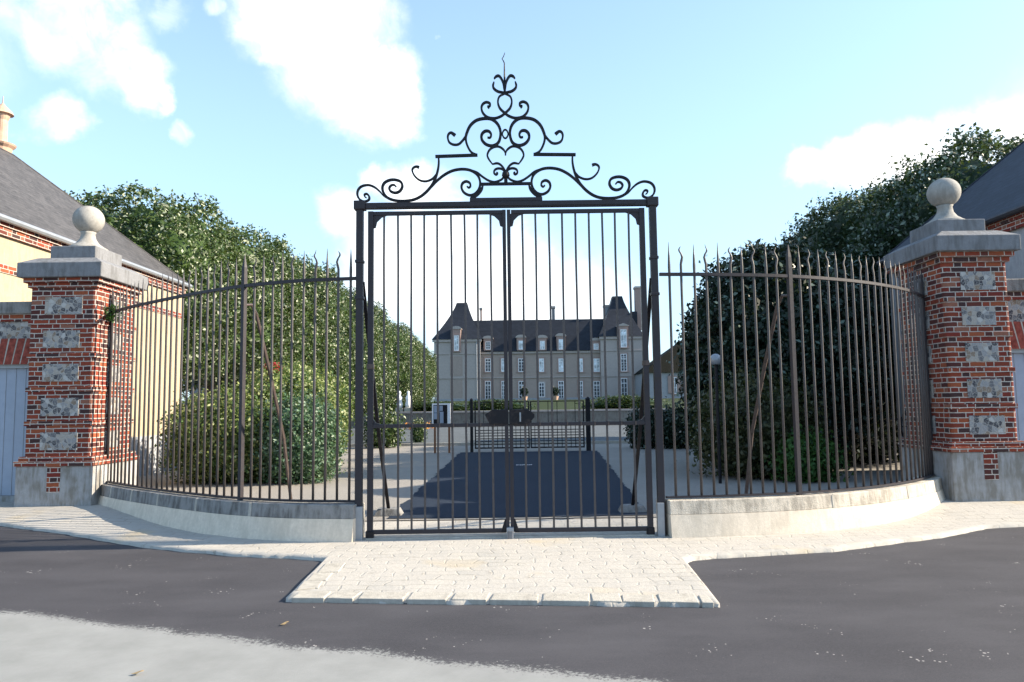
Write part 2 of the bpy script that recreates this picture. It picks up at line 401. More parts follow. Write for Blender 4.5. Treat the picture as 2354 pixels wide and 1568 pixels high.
# ------------------------------------------------------------------ ground
def sheet(name, mat, xs, ys, zf):
    mb = MB()
    for i in range(len(xs) - 1):
        for j in range(len(ys) - 1):
            q = [(xs[i], ys[j]), (xs[i + 1], ys[j]), (xs[i + 1], ys[j + 1]), (xs[i], ys[j + 1])]
            mb.quad([(a, b, zf(a, b)) for a, b in q], [(a, b) for a, b in q])
    return struct(mb.build(name, mat, smooth=True))
def lin(a, b, n): return [a + (b - a) * i / n for i in range(n + 1)]
def terr(x, y):
    z = -.03 + rise(x, y) * (1 - sstep(13, 16, y)) 
    return z
sheet('ground', 'grass', [-1500, -300, -60, -20, -12] + lin(-9, 9, 18) + [12, 20, 60, 300, 1500], [-300, -60, 0, 6, 8, 9] + lin(9.5, 13, 7) + [16, 25, 54.2, 300, 1500], lambda x, y: terr(x, y) - .02)
sheet('street', 'street', [-80, -30, -12] + lin(-9, 9, 36) + [12, 30, 80], [-30, -5, 3, 6, 8] + lin(8.5, 12.6, 16), lambda x, y: rise(x, y) - .004)

yf_l = [(-14, 10.9), (-9, 10.5), (-7.05, 10.19), (-5.77, 9.68), (-4.19, 8.70), (-3.13, 8.22), (-2.05, 7.92), (-1.97, 7.85)]
yf_r = [(1.70, 7.55), (1.8, 7.68), (2.0, 7.73), (3.39, 8.02), (4.93, 8.72), (5.8, 9.28), (6.49, 9.42), (9, 9.8), (14, 10.2)]
def interp(t, x):
    for (a, b), (c, d) in zip(t, t[1:]):
        if x <= c: return b + (d - b) * (x - a) / (c - a)
    return t[-1][1]
def yfront(x):
    n = (noise.noise(Vector((x * 3.1, 0, 5))) + .6 * noise.noise(Vector((x * 9, 3, 1)))) * .028
    if x < -1.97: return interp(yf_l, x) + n
    if x < -1.90: return 7.85 + (6.30 - 7.85) * (x + 1.97) / .07
    if x < 1.60: return 6.28 - .33 * (x + 1.9) / 3.5 + n * 1.3
    if x < 1.70: return 5.95 + (7.55 - 5.95) * (x - 1.6) / .10
    return interp(yf_r, x) + n
mb = MB()
xs = [-14, -12, -10, -9] + lin(-8, -2.0, 120) + lin(-1.97, -1.90, 6) + lin(-1.87, 1.57, 76) + lin(1.60, 1.70, 8) + lin(1.75, 8, 120) + [9, 10, 12, 14]
NR = 26
for a, b in zip(xs, xs[1:]):
    fa, fb = yfront(a), yfront(b)
    def top(x, y): return rise(x, y) + .028 + .006 * noise.noise(Vector((x * 4, y * 5, 0)))
    prev = None
    for j in range(NR):
        t0, t1 = j / NR, (j + 1) / NR
        q = [(a, fa + (12.7 - fa) * t0), (b, fb + (12.7 - fb) * t0), (b, fb + (12.7 - fb) * t1), (a, fa + (12.7 - fa) * t1)]
        mb.quad([(x, y, top(x, y)) for x, y in q], [(x, y) for x, y in q])
    mb.quad([(a, fa - .008, rise(a, fa) - .03), (b, fb - .008, rise(b, fb) - .03), (b, fb, top(b, fb)), (a, fa, top(a, fa))])
struct(mb.build('pavement', 'setts', smooth=True))
# larger border stones along the front edge of the forecourt
mb = MB()
def kerbstone(x0, y0, x1, y1, wd):
    """stone from (x0,y0) to (x1,y1) along the edge, wd inward"""
    a, b = Vector((x0, y0)), Vector((x1, y1)); t = (b - a).normalized(); n = Vector((-t.y, t.x))
    g = .012; a = a + t * g; b = b - t * g
    j = lambda: Vector((random.uniform(-.012, .012), random.uniform(-.012, .012)))
    q = [a + j(), b + j(), b + n * wd + j(), a + n * wd + j()]
    ins = [v + ((q[0] + q[2]) / 2 - v) * .06 for v in q]
    mb.prism([(v.x, v.y) for v in q], -.02, .034, 0, None)
    mb.prism([(v.x, v.y) for v in q], .034, .038, 0, [(v.x, v.y) for v in ins])
x = -1.86
while x < 1.5:
    L = random.uniform(.24, .42); x1 = min(x + L, 1.56); w = random.uniform(.2, .27)
    yy = lambda q: 6.27 - .33 * (q + 1.9) / 3.5
    kerbstone(x, yy(x), x1, yy(x1), w); x = x1
y = 7.6
while y > 6.55:
    L = random.uniform(.28, .42); kerbstone(-1.90, y, -1.88, max(y - L, 6.52), random.uniform(.16, .2)); y -= L
struct(mb.build('kerb', 'pale_stone', bevel=.008))

sheet('courtyard', 'gravel', lin(-30, 30, 30), lin(12.65, 30, 10), lambda x, y: rise(x, y) * (1 - sstep(13, 15, y)) + .010)
mb = MB(); xsd = lin(-6.2, 6.2, 60)
FC = [(-6.6, 12.1), (-6.44, 11.82), (-5.7, 11.12), (-4.75, 10.33), (-4.15, 9.88), (-3.5, 9.45), (3.52, 9.22), (4.4, 9.60), (5.14, 10.08), (5.8, 10.66), (6.33, 11.28), (6.6, 11.6)]
def yin(x):
    for (a_, b_), (c_, d_) in zip(FC, FC[1:]):
        if x <= c_: return max(10.3, b_ + (d_ - b_) * (x - a_) / (c_ - a_) + .12)
    return 11.8
for a, b in zip(xsd, xsd[1:]):
    for i in range(8):
        ca, cb = yin(a), yin(b); y_ = lambda y0, j: y0 + (12.75 - y0) * j / 8
        q = [(a, y_(ca, i)), (b, y_(cb, i)), (b, y_(cb, i + 1)), (a, y_(ca, i + 1))]; mb.quad([(x, y, rise(x, y) + .040) for x, y in q], [(x, y) for x, y in q])
struct(mb.build('courtyard_edge', 'gravel', smooth=True))
mb = MB(); ysd = lin(10.42, 24.6, 140)
def dl(y): return -1.76 + .07 * noise.noise(Vector((y * 1.3, 0, 0))) + .05 * noise.noise(Vector((y * 6, 2, 0)))
def dr(y): return 1.86 + (2.75 - 1.86) * (y - 10.3) / 14 + .07 * noise.noise(Vector((y * 1.3, 7, 0))) + .05 * noise.noise(Vector((y * 6, 9, 0)))
for c, d in zip(ysd, ysd[1:]):
    for t0, t1 in ((0, .5), (.5, 1)):
        f = lambda t, y: dl(y) + (dr(y) - dl(y)) * t
        q = [(f(t0, c), c), (f(t1, c), c), (f(t1, d), d), (f(t0, d), d)]; mb.quad([(x, y, .048) for x, y in q], [(x, y) for x, y in q])
struct(mb.build('drive', 'drive'))
mb = MB(); ma, mb_ = G(1186, 1074), G(1223, 1073)
for i in range(9):
    xa_ = ma.x + (mb_.x - ma.x) * i / 9; xb_ = ma.x + (mb_.x - ma.x) * (i + .92) / 9; h_ = .05 + .05 * random.random(); yo = ma.y + random.uniform(-.03, .03)
    mb.quad([(xa_, yo, .053), (xb_, yo + .01, .053), (xb_ - .01, yo + h_ * 2, .053), (xa_ + .01, yo + h_ * 1.7, .053)])
struct(mb.build('road_marking', 'white'))
sheet('court', 'court', [-60, -20, 20, 60], [29.6, 40, 54.0], lambda x, y: .020)
# grass terrace, rising to the chateau
sheet('terrace', 'grass', [-300, -60, -20, 20, 60, 300], [54.6, 60, 80, 112, 135, 400, 900], lambda x, y: 1.15 + (2.2 - 1.15) * sstep(54.6, 112, y))
mb = MB(); mb.box(-60, 60, 54.1, 54.6, 0, 1.05); o = mb.build('retaining_wall', 'grey_stone_wall')
rw = thing('retaining_wall', 'long low pale stone wall across the back of the court below the chateau lawn', 'wall', (0, 54.1, 0))
o.name = 'wall'; o.parent = rw; o.location = (0, 0, 0); o.data.transform(Matrix.Translation((0, -54.1, 0)))
MB().box(-60, 60, 54.02, 54.7, 1.05, 1.17).build('coping', 'chateau_trim', rw)

# ------------------------------------------------------------------ gate
GY = 8.95
gcx = (P(829, 900, GY).x + P(1508, 900, GY).x) / 2
gxl, gxr = P(829, 700, GY).x, P(1508, 700, GY).x
hw = (gxr - gxl) / 2
ztop = P(1168, 469, GY).z
gf = thing('iron_portal', 'dark iron portal over the central gate with scrollwork crest on top', 'portal', (gcx, GY, 0))
for sx in (-1, 1):
    x = gcx + sx * hw
    m = MB().box(x - .042, x + .042, GY - .04, GY + .04, .02, ztop - .05)
    for z in (2.9, 3.35): m.box(x - .052, x + .052, GY - .05, GY + .05, z, z + .035)
    m.build('post', 'iron', gf, .004)
    zt = 3.12; m = MB()
    m.bar((x - sx * .03, GY + .03, zt), (x - sx * .06, GY + 1.0, 1.2), .045, .03); m.bar((x - sx * .06, GY + 1.0, 1.2), (x - sx * .05, GY + 1.85, .10), .045, .03)
    m.build('stay', 'iron_black', gf)
    MB().frustum((x - sx * .05 - .2, x - sx * .05 + .2, GY + 1.72, GY + 2.0), (x - sx * .05 - .15, x - sx * .05 + .15, GY + 1.76, GY + 1.96), .04, .14).build('stay_footing', 'coping', gf, .01)
    MB().box(x - .07, x + .07, GY - .06, GY + .06, ztop - .055, ztop + .055).build('corner_block', 'iron', gf, .008)
    # ground socket with stone jamb
MB().box(gcx - hw + .07, gcx + hw - .07, GY - .035, GY + .035, ztop - .045, ztop + .03).build('lintel', 'iron', gf, .006)
MB().box(gcx - hw + .22, gcx + hw - .22, GY - .045, GY - .036, ztop - .03, ztop + .012).build('lintel_strap', 'iron', gf)
# crest strokes, read in the crest's own drawing units and mirrored about the centre line
def Z1(x, y): return ((1100 + x / 3.1367) * .73531, (150 + y / 3.1367) * .73531)
def crest_pt(x, y):
    p = P(*Z1(x, y), GY); return (p.x, p.z)
CX = crest_pt(1500, 800)[0]
tiltk = 0.0131
def cw(x, y):
    # undo the slight roll of the drawing about the axis, then place about the gate's centre
    px_, py_ = Z1(x, y); p = P(px_, py_, GY)
    pa = P(*Z1(1500, y), GY)
    return (gcx + (p.x - pa.x), p.z)
S = {
 'scroll_outer': [(130,1470),(114,1456),(114,1437),(136,1432),(157,1455),(157,1485),(130,1503),(95,1503),(60,1480),(43,1440),(50,1395),(85,1358),(150,1345),(210,1365),(260,1405),(300,1450),(345,1480)],
 'scroll_wide': [(425,1365),(405,1345),(375,1350),(357,1378),(372,1408),(415,1422),(460,1405),(485,1360),(470,1315),(420,1295),(360,1298),(310,1325),(290,1370),(300,1420),(340,1470),(420,1498),(530,1500),(620,1480),(700,1430),(770,1355),(810,1280),(835,1200),(845,1130),(843,1075),(836,1062)],
 'hook_lower': [(822,1240),(780,1285),(720,1308),(660,1300),(610,1260),(585,1210),(592,1180),(620,1165),(652,1172)],
 'scroll_s': [(620,1482),(700,1430),(760,1372),(830,1300),(900,1245),(980,1205),(1070,1190),(1150,1200),(1210,1235),(1240,1280),(1248,1340),(1230,1395),(1190,1435),(1140,1445),(1090,1420),(1065,1375),(1075,1330),(1110,1310),(1145,1325),(1153,1355),(1135,1372),(1118,1358)],
 'scroll_c': [(1222,1050),(1165,1022),(1128,960),(1112,890),(1125,830),(1160,760),(1220,710),(1300,692),(1370,700),(1425,745),(1452,810),(1450,880),(1425,935),(1370,960),(1310,945),(1270,900),(1270,850),(1300,818),(1340,818),(1362,850),(1350,880),(1325,878)],
 'hook_upper': [(1112,868),(1080,910),(1040,945),(990,948),(950,925),(936,880),(945,845),(970,832),(1008,858)],
 'scroll_top': [(1345,592),(1332,575),(1352,570),(1352,545),(1320,532),(1285,550),(1270,590),(1285,640),(1330,680),(1400,690),(1460,670),(1500,640),(1550,590),(1568,530),(1552,475),(1500,448)],
 'cup': [(1396,335),(1386,375),(1400,405),(1440,430),(1500,438)],
 'leaf': [(1398,302),(1418,280),(1445,275),(1470,305),(1488,350),(1495,400),(1498,430)],
 'heart': [(1503,1052),(1487,1005),(1440,970),(1390,972),(1345,1000),(1322,1050),(1335,1090),(1372,1142)],
 'heart_foot': [(1372,1140),(1420,1132),(1460,1155),(1490,1200),(1497,1235)],
 'curl': [(1497,1232),(1470,1192),(1430,1182),(1395,1195),(1385,1225),(1405,1243),(1420,1230),(1408,1220)],
 'scroll_low': [(1470,1240),(1475,1270),(1450,1295),(1390,1315),(1330,1300),(1270,1262),(1220,1222),(1170,1200)],
 'foot_leg': [(1275,1350),(1255,1400),(1210,1448),(1150,1475)],
}
WID = {'scroll_c': .032, 'hook_upper': .03, 'hook_lower': .026, 'foot_leg': .03, 'cup': .026, 'leaf': .026, 'scroll_top': .026, 'scroll_wide': .03, 'scroll_outer': .024, 'scroll_s': .028}
cr = MB().box(gcx - .01, gcx + .01, GY - .01, GY + .01, ztop + .04, ztop + .05).build('crest', 'iron_black', gf)
def stroke(nm, sx):
    pts = catmull([cw(*q) for q in S[nm]], 5)
    if sx > 0: pts = [Vector((2 * gcx - p.x, p.y)) for p in pts]
    tp = (lambda t: .35 + .65 * min(1, 3.5 * min(t, 1 - t) + .35)) if 'hook' not in nm else (lambda t: .8 + .5 * sstep(.8, 1, t))
    dd = .034 + (.0016 if sx > 0 else 0) + .0007 * (len(nm) % 5)
    MB().flat([(p.x, p.y) for p in pts], WID.get(nm, .022), dd, GY + (.001 * (hash_(nm) % 5)), taper=tp).build('scroll' if 'hook' not in nm else 'hook', 'iron_black', cr)
def hash_(s): return sum(ord(c) for c in s)
for nm in S:
    for sx in (-1, 1): stroke(nm, sx)
def barpx(a, b, th, nm, d=.036, both=False):
    p, q = cw(*a), cw(*b)
    for s_ in ((-1, 1) if both else (-1,)):
        pp = [(p[0], (p[1])), (q[0], q[1])]
        if s_ > 0: pp = [(2 * gcx - x, z) for x, z in pp]
        MB().flat(pp, th, d + .001 * s_, GY).build(nm, 'iron_black', cr, .003)
barpx((812, 1066), (1226, 1052), .036, 'step_bar', both=True)
zb = cw(1500, 1334)[1]; xw = cw(1255, 1338)[0]
MB().box(xw, 2 * gcx - xw, GY - .019, GY + .019, zb - .016, zb + .016).build('cross_bar', 'iron_black', cr)
xw = cw(1145, 1480)[0]
MB().box(xw, 2 * gcx - xw, GY - .03, GY + .03, ztop + .031, ztop + .075).build('foot_bar', 'iron', cr, .004)
zk = cw(1500, 1245)[1]
MB().lathe([(.001, zk - .05), (.03, zk - .045), (.05, zk - .01), (.042, zk + .03), (.015, zk + .055), (.001, zk + .06)], (gcx, GY), 12).build('knot', 'iron_black', cr, smooth=True)
MB().box(gcx - .022, gcx + .022, GY - .02, GY + .02, zb + .016, zk - .04).build('stem', 'iron_black', cr)
z0, z1 = cw(1500, 440)[1], cw(1500, 150)[1]
sp_ = [(gcx, GY, z0), (gcx, GY, (z0 + z1) / 2), (gcx, GY, z1)] + [(gcx + a, GY, z1 + b) for a, b in ((-.012, .03), (-.028, .055), (-.01, .085), (.003, .12), (.008, .14))]
MB().tube(sp_, [.015, .013, .008, .007, .007, .006, .005, .002], 6).build('spire', 'iron_black', cr)
zc = cw(1500, 845)[1]
MB().flat([(gcx + .036 * math.cos(t) * (1 - .15 * abs(math.sin(t))), zc + .055 * math.sin(t)) for t in [2 * math.pi * i / 24 for i in range(24)]], .016, .03, GY, closed=True).build('ring', 'iron_black', cr)

# gate leaves
zlt = P(1168, 483, GY).z; zmid = P(1168, 976, GY).z; zbot = P(1168, 1218, GY).z
def leaf(sx):
    xo = gcx + sx * (hw - .135); xi = gcx + sx * .028
    lab = 'left leaf of the tall iron gate, below the notice board side' if sx < 0 else 'right leaf of the tall iron gate, carrying the lock with its handle'
    t = thing('gate_leaf', lab, 'gate', (xo, GY, .05), 'leaves of the central gate')
    lo, hi = min(xo, xi), max(xo, xi)
    MB().box(xo - .033, xo + .033, GY - .03, GY + .03, .06, zlt).build('hinge_stile', 'iron', t, .004)
    MB().box(xi - .022, xi + .022, GY - .026, GY + .026, .10, zlt).build('meeting_stile', 'iron', t, .004)
    MB().box(lo + .03, hi - .02, GY - .022, GY + .022, zlt - .05, zlt - .003).build('top_rail', 'iron', t, .004)
    MB().box(lo + .03, hi - .02, GY - .022, GY + .022, zmid - .022, zmid + .022).build('middle_rail', 'iron', t, .004)
    MB().box(lo + .03, hi - .02, GY - .022, GY + .022, zbot - .03, zbot + .02).build('bottom_rail', 'iron', t, .004)
    # corner gussets
    for (cxg, s2) in ((xo - sx * .03, -sx), (xi + sx * .02, sx)):
        a = [(cxg, zlt - .05), (cxg + s2 * .17, zlt - .05), (cxg + s2 * .10, zlt - .075), (cxg + s2 * .045, zlt - .13), (cxg + s2 * .03, zlt - .20), (cxg, zlt - .21)]
        m = MB(); m.quad([(x, GY - .012, z) for x, z in a]); m.quad([(x, GY + .012, z) for x, z in reversed(a)])
        for p, q in zip(a, a[1:] + a[:1]): m.quad([(p[0], GY - .012, p[1]), (q[0], GY - .012, q[1]), (q[0], GY + .012, q[1]), (p[0], GY + .012, p[1])])
        m.build('gusset', 'iron', t)
    a = [(xo - sx * .03, zmid + .02), (xo - sx * .14, zmid + .02), (xo - sx * .07, zmid + .04), (xo - sx * .03, zmid + .09)]
    m = MB(); m.quad([(x, GY - .012, z) for x, z in a]); m.quad([(x, GY + .012, z) for x, z in reversed(a)])
    for p, q in zip(a, a[1:] + a[:1]): m.quad([(p[0], GY - .012, p[1]), (q[0], GY - .012, q[1]), (q[0], GY + .012, q[1]), (p[0], GY + .012, p[1])])
    m.build('gusset', 'iron', t)
    n = 9
    px_top = [887, 917, 946, 975, 1008, 1038, 1069, 1099, 1129] if sx < 0 else [1201, 1229, 1260, 1290, 1321, 1352, 1383, 1414, 1444]
    for i in range(n):
        x = lo + (hi - lo) * (i + 1) / (n + 1) + random.uniform(-.004, .004)
        k1, k2 = random.uniform(-.005, .005), random.uniform(-.005, .005)
        m = MB(); zs = [zbot + .02, zmid - .3, zmid, zmid + .8, zlt - .6, zlt - .045]; xo_ = [0, k1, 0, k2, k1, 0]
        for (za, da), (zb_, db) in zip(zip(zs, xo_), zip(zs[1:], xo_[1:])):
            r = .0135; ya = GY - .0005
            secs = [[(x + dx + r * math.cos(math.pi * (j_ + .5) / 4), ya + r * math.sin(math.pi * (j_ + .5) / 4), z) for j_ in range(8)] for z, dx in ((za, da), (zb_, db))]
            m.sections(secs, caps=False)
        m.build('bar', 'bar_iron', t, smooth=True)
        MB().box(x + .012, x + .026, GY - .028, GY + .027, zmid - .024, zmid + .024).build('clip', 'iron_worn', t)
    # hinge fittings
    MB().box(xo - .045, xo + .045, GY - .045, GY + .045, .03, .13).build('pivot_shoe', 'iron_black', t, .01)
    MB().box(xo - .04, xo + .04, GY - .04, GY + .04, 2.05, 2.11).build('hinge_collar', 'iron_worn', t, .004)
    zl = P(1168, 958, GY).z
    if sx > 0:
        h = .09; a = [(xi - .02, zl + h), (xi + .20, zl + h), (xi + .28, zl + .03), (xi + .28, zl - .01), (xi + .20, zl - h), (xi - .02, zl - h)]
    else:
        h = .087; a = [(xi + .019, zl + h), (xi - .17, zl + h), (xi - .26, zl + .03), (xi - .2, zl - h), (xi + .019, zl - h)]
    m = MB(); m.quad([(x, GY - .05, z) for x, z in a]); m.quad([(x, GY + .05, z) for x, z in reversed(a)])
    for p, q in zip(a, a[1:] + a[:1]): m.quad([(p[0], GY - .05, p[1]), (q[0], GY - .05, q[1]), (q[0], GY + .05, q[1]), (p[0], GY + .05, p[1])])
    lb = m.build('lock_box', 'iron_black', t, .004)
    if sx > 0:
        m = MB().box(xi + .10, xi + .118, GY - .062, GY - .052, zl - .06, zl + .05); m.box(xi + .104, xi + .114, GY - .09, GY - .06, zl + .008, zl + .022); m.box(xi + .104, xi + .114, GY - .094, GY - .088, zl - .045, zl + .022)
        m.build('handle', 'zinc', lb)
    # foot of the meeting stile
    m = MB(); m.frustum((xi - .05 + sx * .03, xi + .05 + sx * .03, GY - .03, GY + .03), (xi - .012 + sx * .02, xi + .012 + sx * .02, GY - .02, GY + .02), zbot - .02, zbot + .13)
    m.build('stile_foot', 'iron_black', t)
leaf(-1); leaf(1)
g = thing('gate_stop', 'short grey metal stop block under the middle of the gate', 'gate stop', (gcx, GY, .03))
MB().box(gcx - .042, gcx + .042, GY - .1, GY + .03, .02, .155).build('block', 'zinc', g, .006); MB().box(gcx - .03, gcx + .03, GY - .115, GY - .1, .03, .12).build('face_plate', 'capstone', g, .004)
# threshold
t = thing('threshold', 'pale flat stone sill on the ground under the gate leaves', 'threshold', (gcx, GY, 0))
MB().box(gcx - hw + .09, gcx + hw - .09, GY - .05, GY + .35, .0, .046).build('sill', 'pale_stone', t, .006)

# ------------------------------------------------------------------ fences and low walls
CL = [(-1.86, 8.95), (-2.7, 9.10), (-3.5, 9.45), (-4.15, 9.88), (-4.75, 10.33), (-5.7, 11.12), (-6.44, 11.82)]
CR = [(1.815, 8.95), (2.57, 9.02), (3.52, 9.22), (4.4, 9.60), (5.14, 10.08), (5.8, 10.66), (6.33, 11.28)]
def arc(C):
    p = catmull([Vector((a, b, 0)) for a, b in C], 14); L = [0]
    for a, b in zip(p, p[1:]): L.append(L[-1] + (b - a).length)
    return p, L
def along(pl, s):
    p, L = pl; s = max(0, min(L[-1] - 1e-6, s))
    for i in range(len(L) - 1):
        if L[i + 1] >= s:
            t = (s - L[i]) / (L[i + 1] - L[i]); return p[i].lerp(p[i + 1], t), (p[i + 1] - p[i]).normalized()
ZW = .447; ZR = 3.165
def fence(C, sx, postpx, label, offs):
    pl = arc(C); TL = pl[1][-1]
    t = thing('railing', label, 'railing', (C[0][0], C[0][1], ZW), 'curved railings either side of the gate')
    def ribbon(z0, z1, w, nm, s0=0.0, s1=None, mat='iron'):
        s1 = s1 if s1 is not None else TL; secs = []
        n = 60
        for i in range(n + 1):
            p, d = along(pl, s0 + (s1 - s0) * i / n); nn = Vector((-d.y, d.x, 0)) * w / 2
            secs.append([(*(p - nn).xy, z0), (*(p + nn).xy, z0), (*(p + nn).xy, z1), (*(p - nn).xy, z1)])
        MB().sections(secs).build(nm, mat, t)
    ribbon(ZW + .015, ZW + .04, .05, 'bottom_rail'); ribbon(ZR - .022, ZR + .016, .042, 'top_rail')
    # arc length of the thick post
    best = min(range(400), key=lambda i: abs(1176.5 + F * along(pl, TL * i / 400)[0].x / along(pl, TL * i / 400)[0].y - postpx)); sp = TL * best / 400
    n1 = 10; before = [sp * (i + .75) / (n1 + .9) for i in range(n1)]
    sps = sp / (n1 + .9)
    n2 = int((TL - sp - .05) / sps); after = [sp + sps * (i + 1) for i in range(n2)]
    for k, s in enumerate(before + after):
        p, d = along(pl, s); nn = Vector((-d.y, d.x, 0)); r = .0155; m = MB(); lean = Vector((random.uniform(-.006, .006), random.uniform(-.004, .004), 0))
        tip = ZR + .36 + random.uniform(-.015, .02)
        wavy = (k % 2 == 1)
        if wavy: zs = [(ZW + .03, 1, 0), (1.9, 1, 0), (ZR - .02, 1, 0), (ZR + .12, 1, 0), (ZR + .17, 1.1, .010), (ZR + .21, .95, .020), (ZR + .25, .8, .008), (ZR + .285, .75, -.014), (ZR + .31, .6, -.018), (ZR + .335, .4, -.004), (tip, .12, .006)]
        else: zs = [(ZW + .03, 1, 0), (1.9, 1, 0), (ZR - .02, 1, 0), (ZR + .10, 1.15, 0), (ZR + .22, .8, 0), (tip + .02, .12, 0)]
        secs = []
        for z, kx, dx in zs:
            c = p + lean * (z / 3) + d * dx * (1 if k % 4 == 1 else -1)
            secs.append([(*(c + d * r * kx * math.cos(q_) + nn * r * (kx if not (wavy and z > ZR + .1) else kx * .6) * math.sin(q_)).xy, z) for q_ in [math.pi * (j_ + .5) / 5 for j_ in range(10)]])
        m.sections(secs); m.build('bar', 'bar_iron', t, smooth=True)
    for s, w in ((sp, .026), (TL - .02, .016)):
        p, d = along(pl, s); nn = Vector((-d.y, d.x, 0)); secs = []
        for z, kx in ((ZW - .02, 1), (ZR + .1, 1), (ZR + .24, .9), (ZR + .40, .15)):
            secs.append([(*(p + d * w * kx * a + nn * w * kx * b).xy, z) for a, b in ((-1, -1), (1, -1), (1, 1), (-1, 1))])
        MB().sections(secs).build('post', 'iron', t)
    p, d = along(pl, sp)
    MB().tube([(p.x, p.y + .03, 2.92), (p.x + sx * -.02, p.y + .22, 2.95), (p.x - sx * .03, p.y + .38, 2.84), (p.x - sx * .08, p.y + .8, 2.1), (p.x - sx * .12, p.y + 1.35, 1.15), (p.x - sx * .14, p.y + 1.75, .03)], [.015, .018, .024, .026, .026, .026], 6).build('stay', 'iron_worn', t)
    return pl, sp
plL, spL = fence(CL, -1, 556, 'curved iron railing left of the gate, in front of the sunlit shrubs', 0)
plR, spR = fence(CR, 1, 1822, 'curved iron railing right of the gate, in front of the dark yew', 0)

def lowwall(pl, sx, label, name_mat, cop_mat, send):
    p0, _ = along(pl, 0)
    t = thing('low_wall', label, 'low wall', (p0.x, p0.y, 0), 'curved low walls under the railings')
    TL = pl[1][-1]
    def strip(s0, s1, fo0, fo1, bo, z0f, z1, nm, mat, n=24, bev=0, lab=None):
        secs = []
        for i in range(n + 1):
            s = s0 + (s1 - s0) * i / n; p, d = along(pl, s); out = Vector((d.y, -d.x, 0)) * (1 if sx > 0 else -1)
            if s > TL - .02: pass
            a, b, c, e = p + out * fo0, p + out * fo1, p - out * bo, p - out * bo
            z0 = z0f(p) if callable(z0f) else z0f
            secs.append([(a.x, a.y, z0), (b.x, b.y, z1), (c.x, c.y, z1), (e.x, e.y, z0)])
        return MB().sections(secs).build(nm, mat, t, bev, label=lab)
    zc = .285
    gz = lambda p: rise(p.x, p.y - .1) - .02
    strip(0.0, send, .20, .150, .2, gz, zc, 'plaster_base', name_mat, 50)
    # coping blocks
    s = 0.0; lens = [1.35, 1.0, .95, .8, .75, .6, .6, .5] if sx < 0 else [2.1, 1.5, 1.2, 1.0, .8]
    i = 0
    while s < send - .05:
        e = min(s + lens[i % len(lens)], send)
        strip(s + (.006 if s else 0), e - .006, .146, .128, .20, zc, ZW, 'coping_block', cop_mat, 10, .008)
        if e < send - .1: strip(e - .02, e + .02, .150 + .002, .134, .19, zc + .001, ZW - .006, 'mortar_joint', 'pale_stone', 2)
        s = e; i += 1
    return t
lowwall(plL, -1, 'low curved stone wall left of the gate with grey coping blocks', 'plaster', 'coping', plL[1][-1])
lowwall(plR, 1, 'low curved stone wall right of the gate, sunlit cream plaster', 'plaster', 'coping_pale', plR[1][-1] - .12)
# metal sheathed wall ends at the gate
for sx in (-1, 1):
    x = gcx + sx * (hw + .012)
    t = thing('jamb_post', ('grey upright stone jamb at the %s end of the gate opening' % ('left' if sx < 0 else 'right')), 'jamb', (x, GY, 0), 'jamb stones of the gate')
    MB().box(x - .035, x + .045, GY + .045, GY + .20, 0, ZW - .012).build('upright', 'pale_stone', t, .006)
    MB().box(x - .06 * (sx > 0) - .01, x + .06 * (sx < 0) + .01, GY - .075, GY - .045, .0, ZW - .03).build('metal_edge', 'zinc', t, .003)

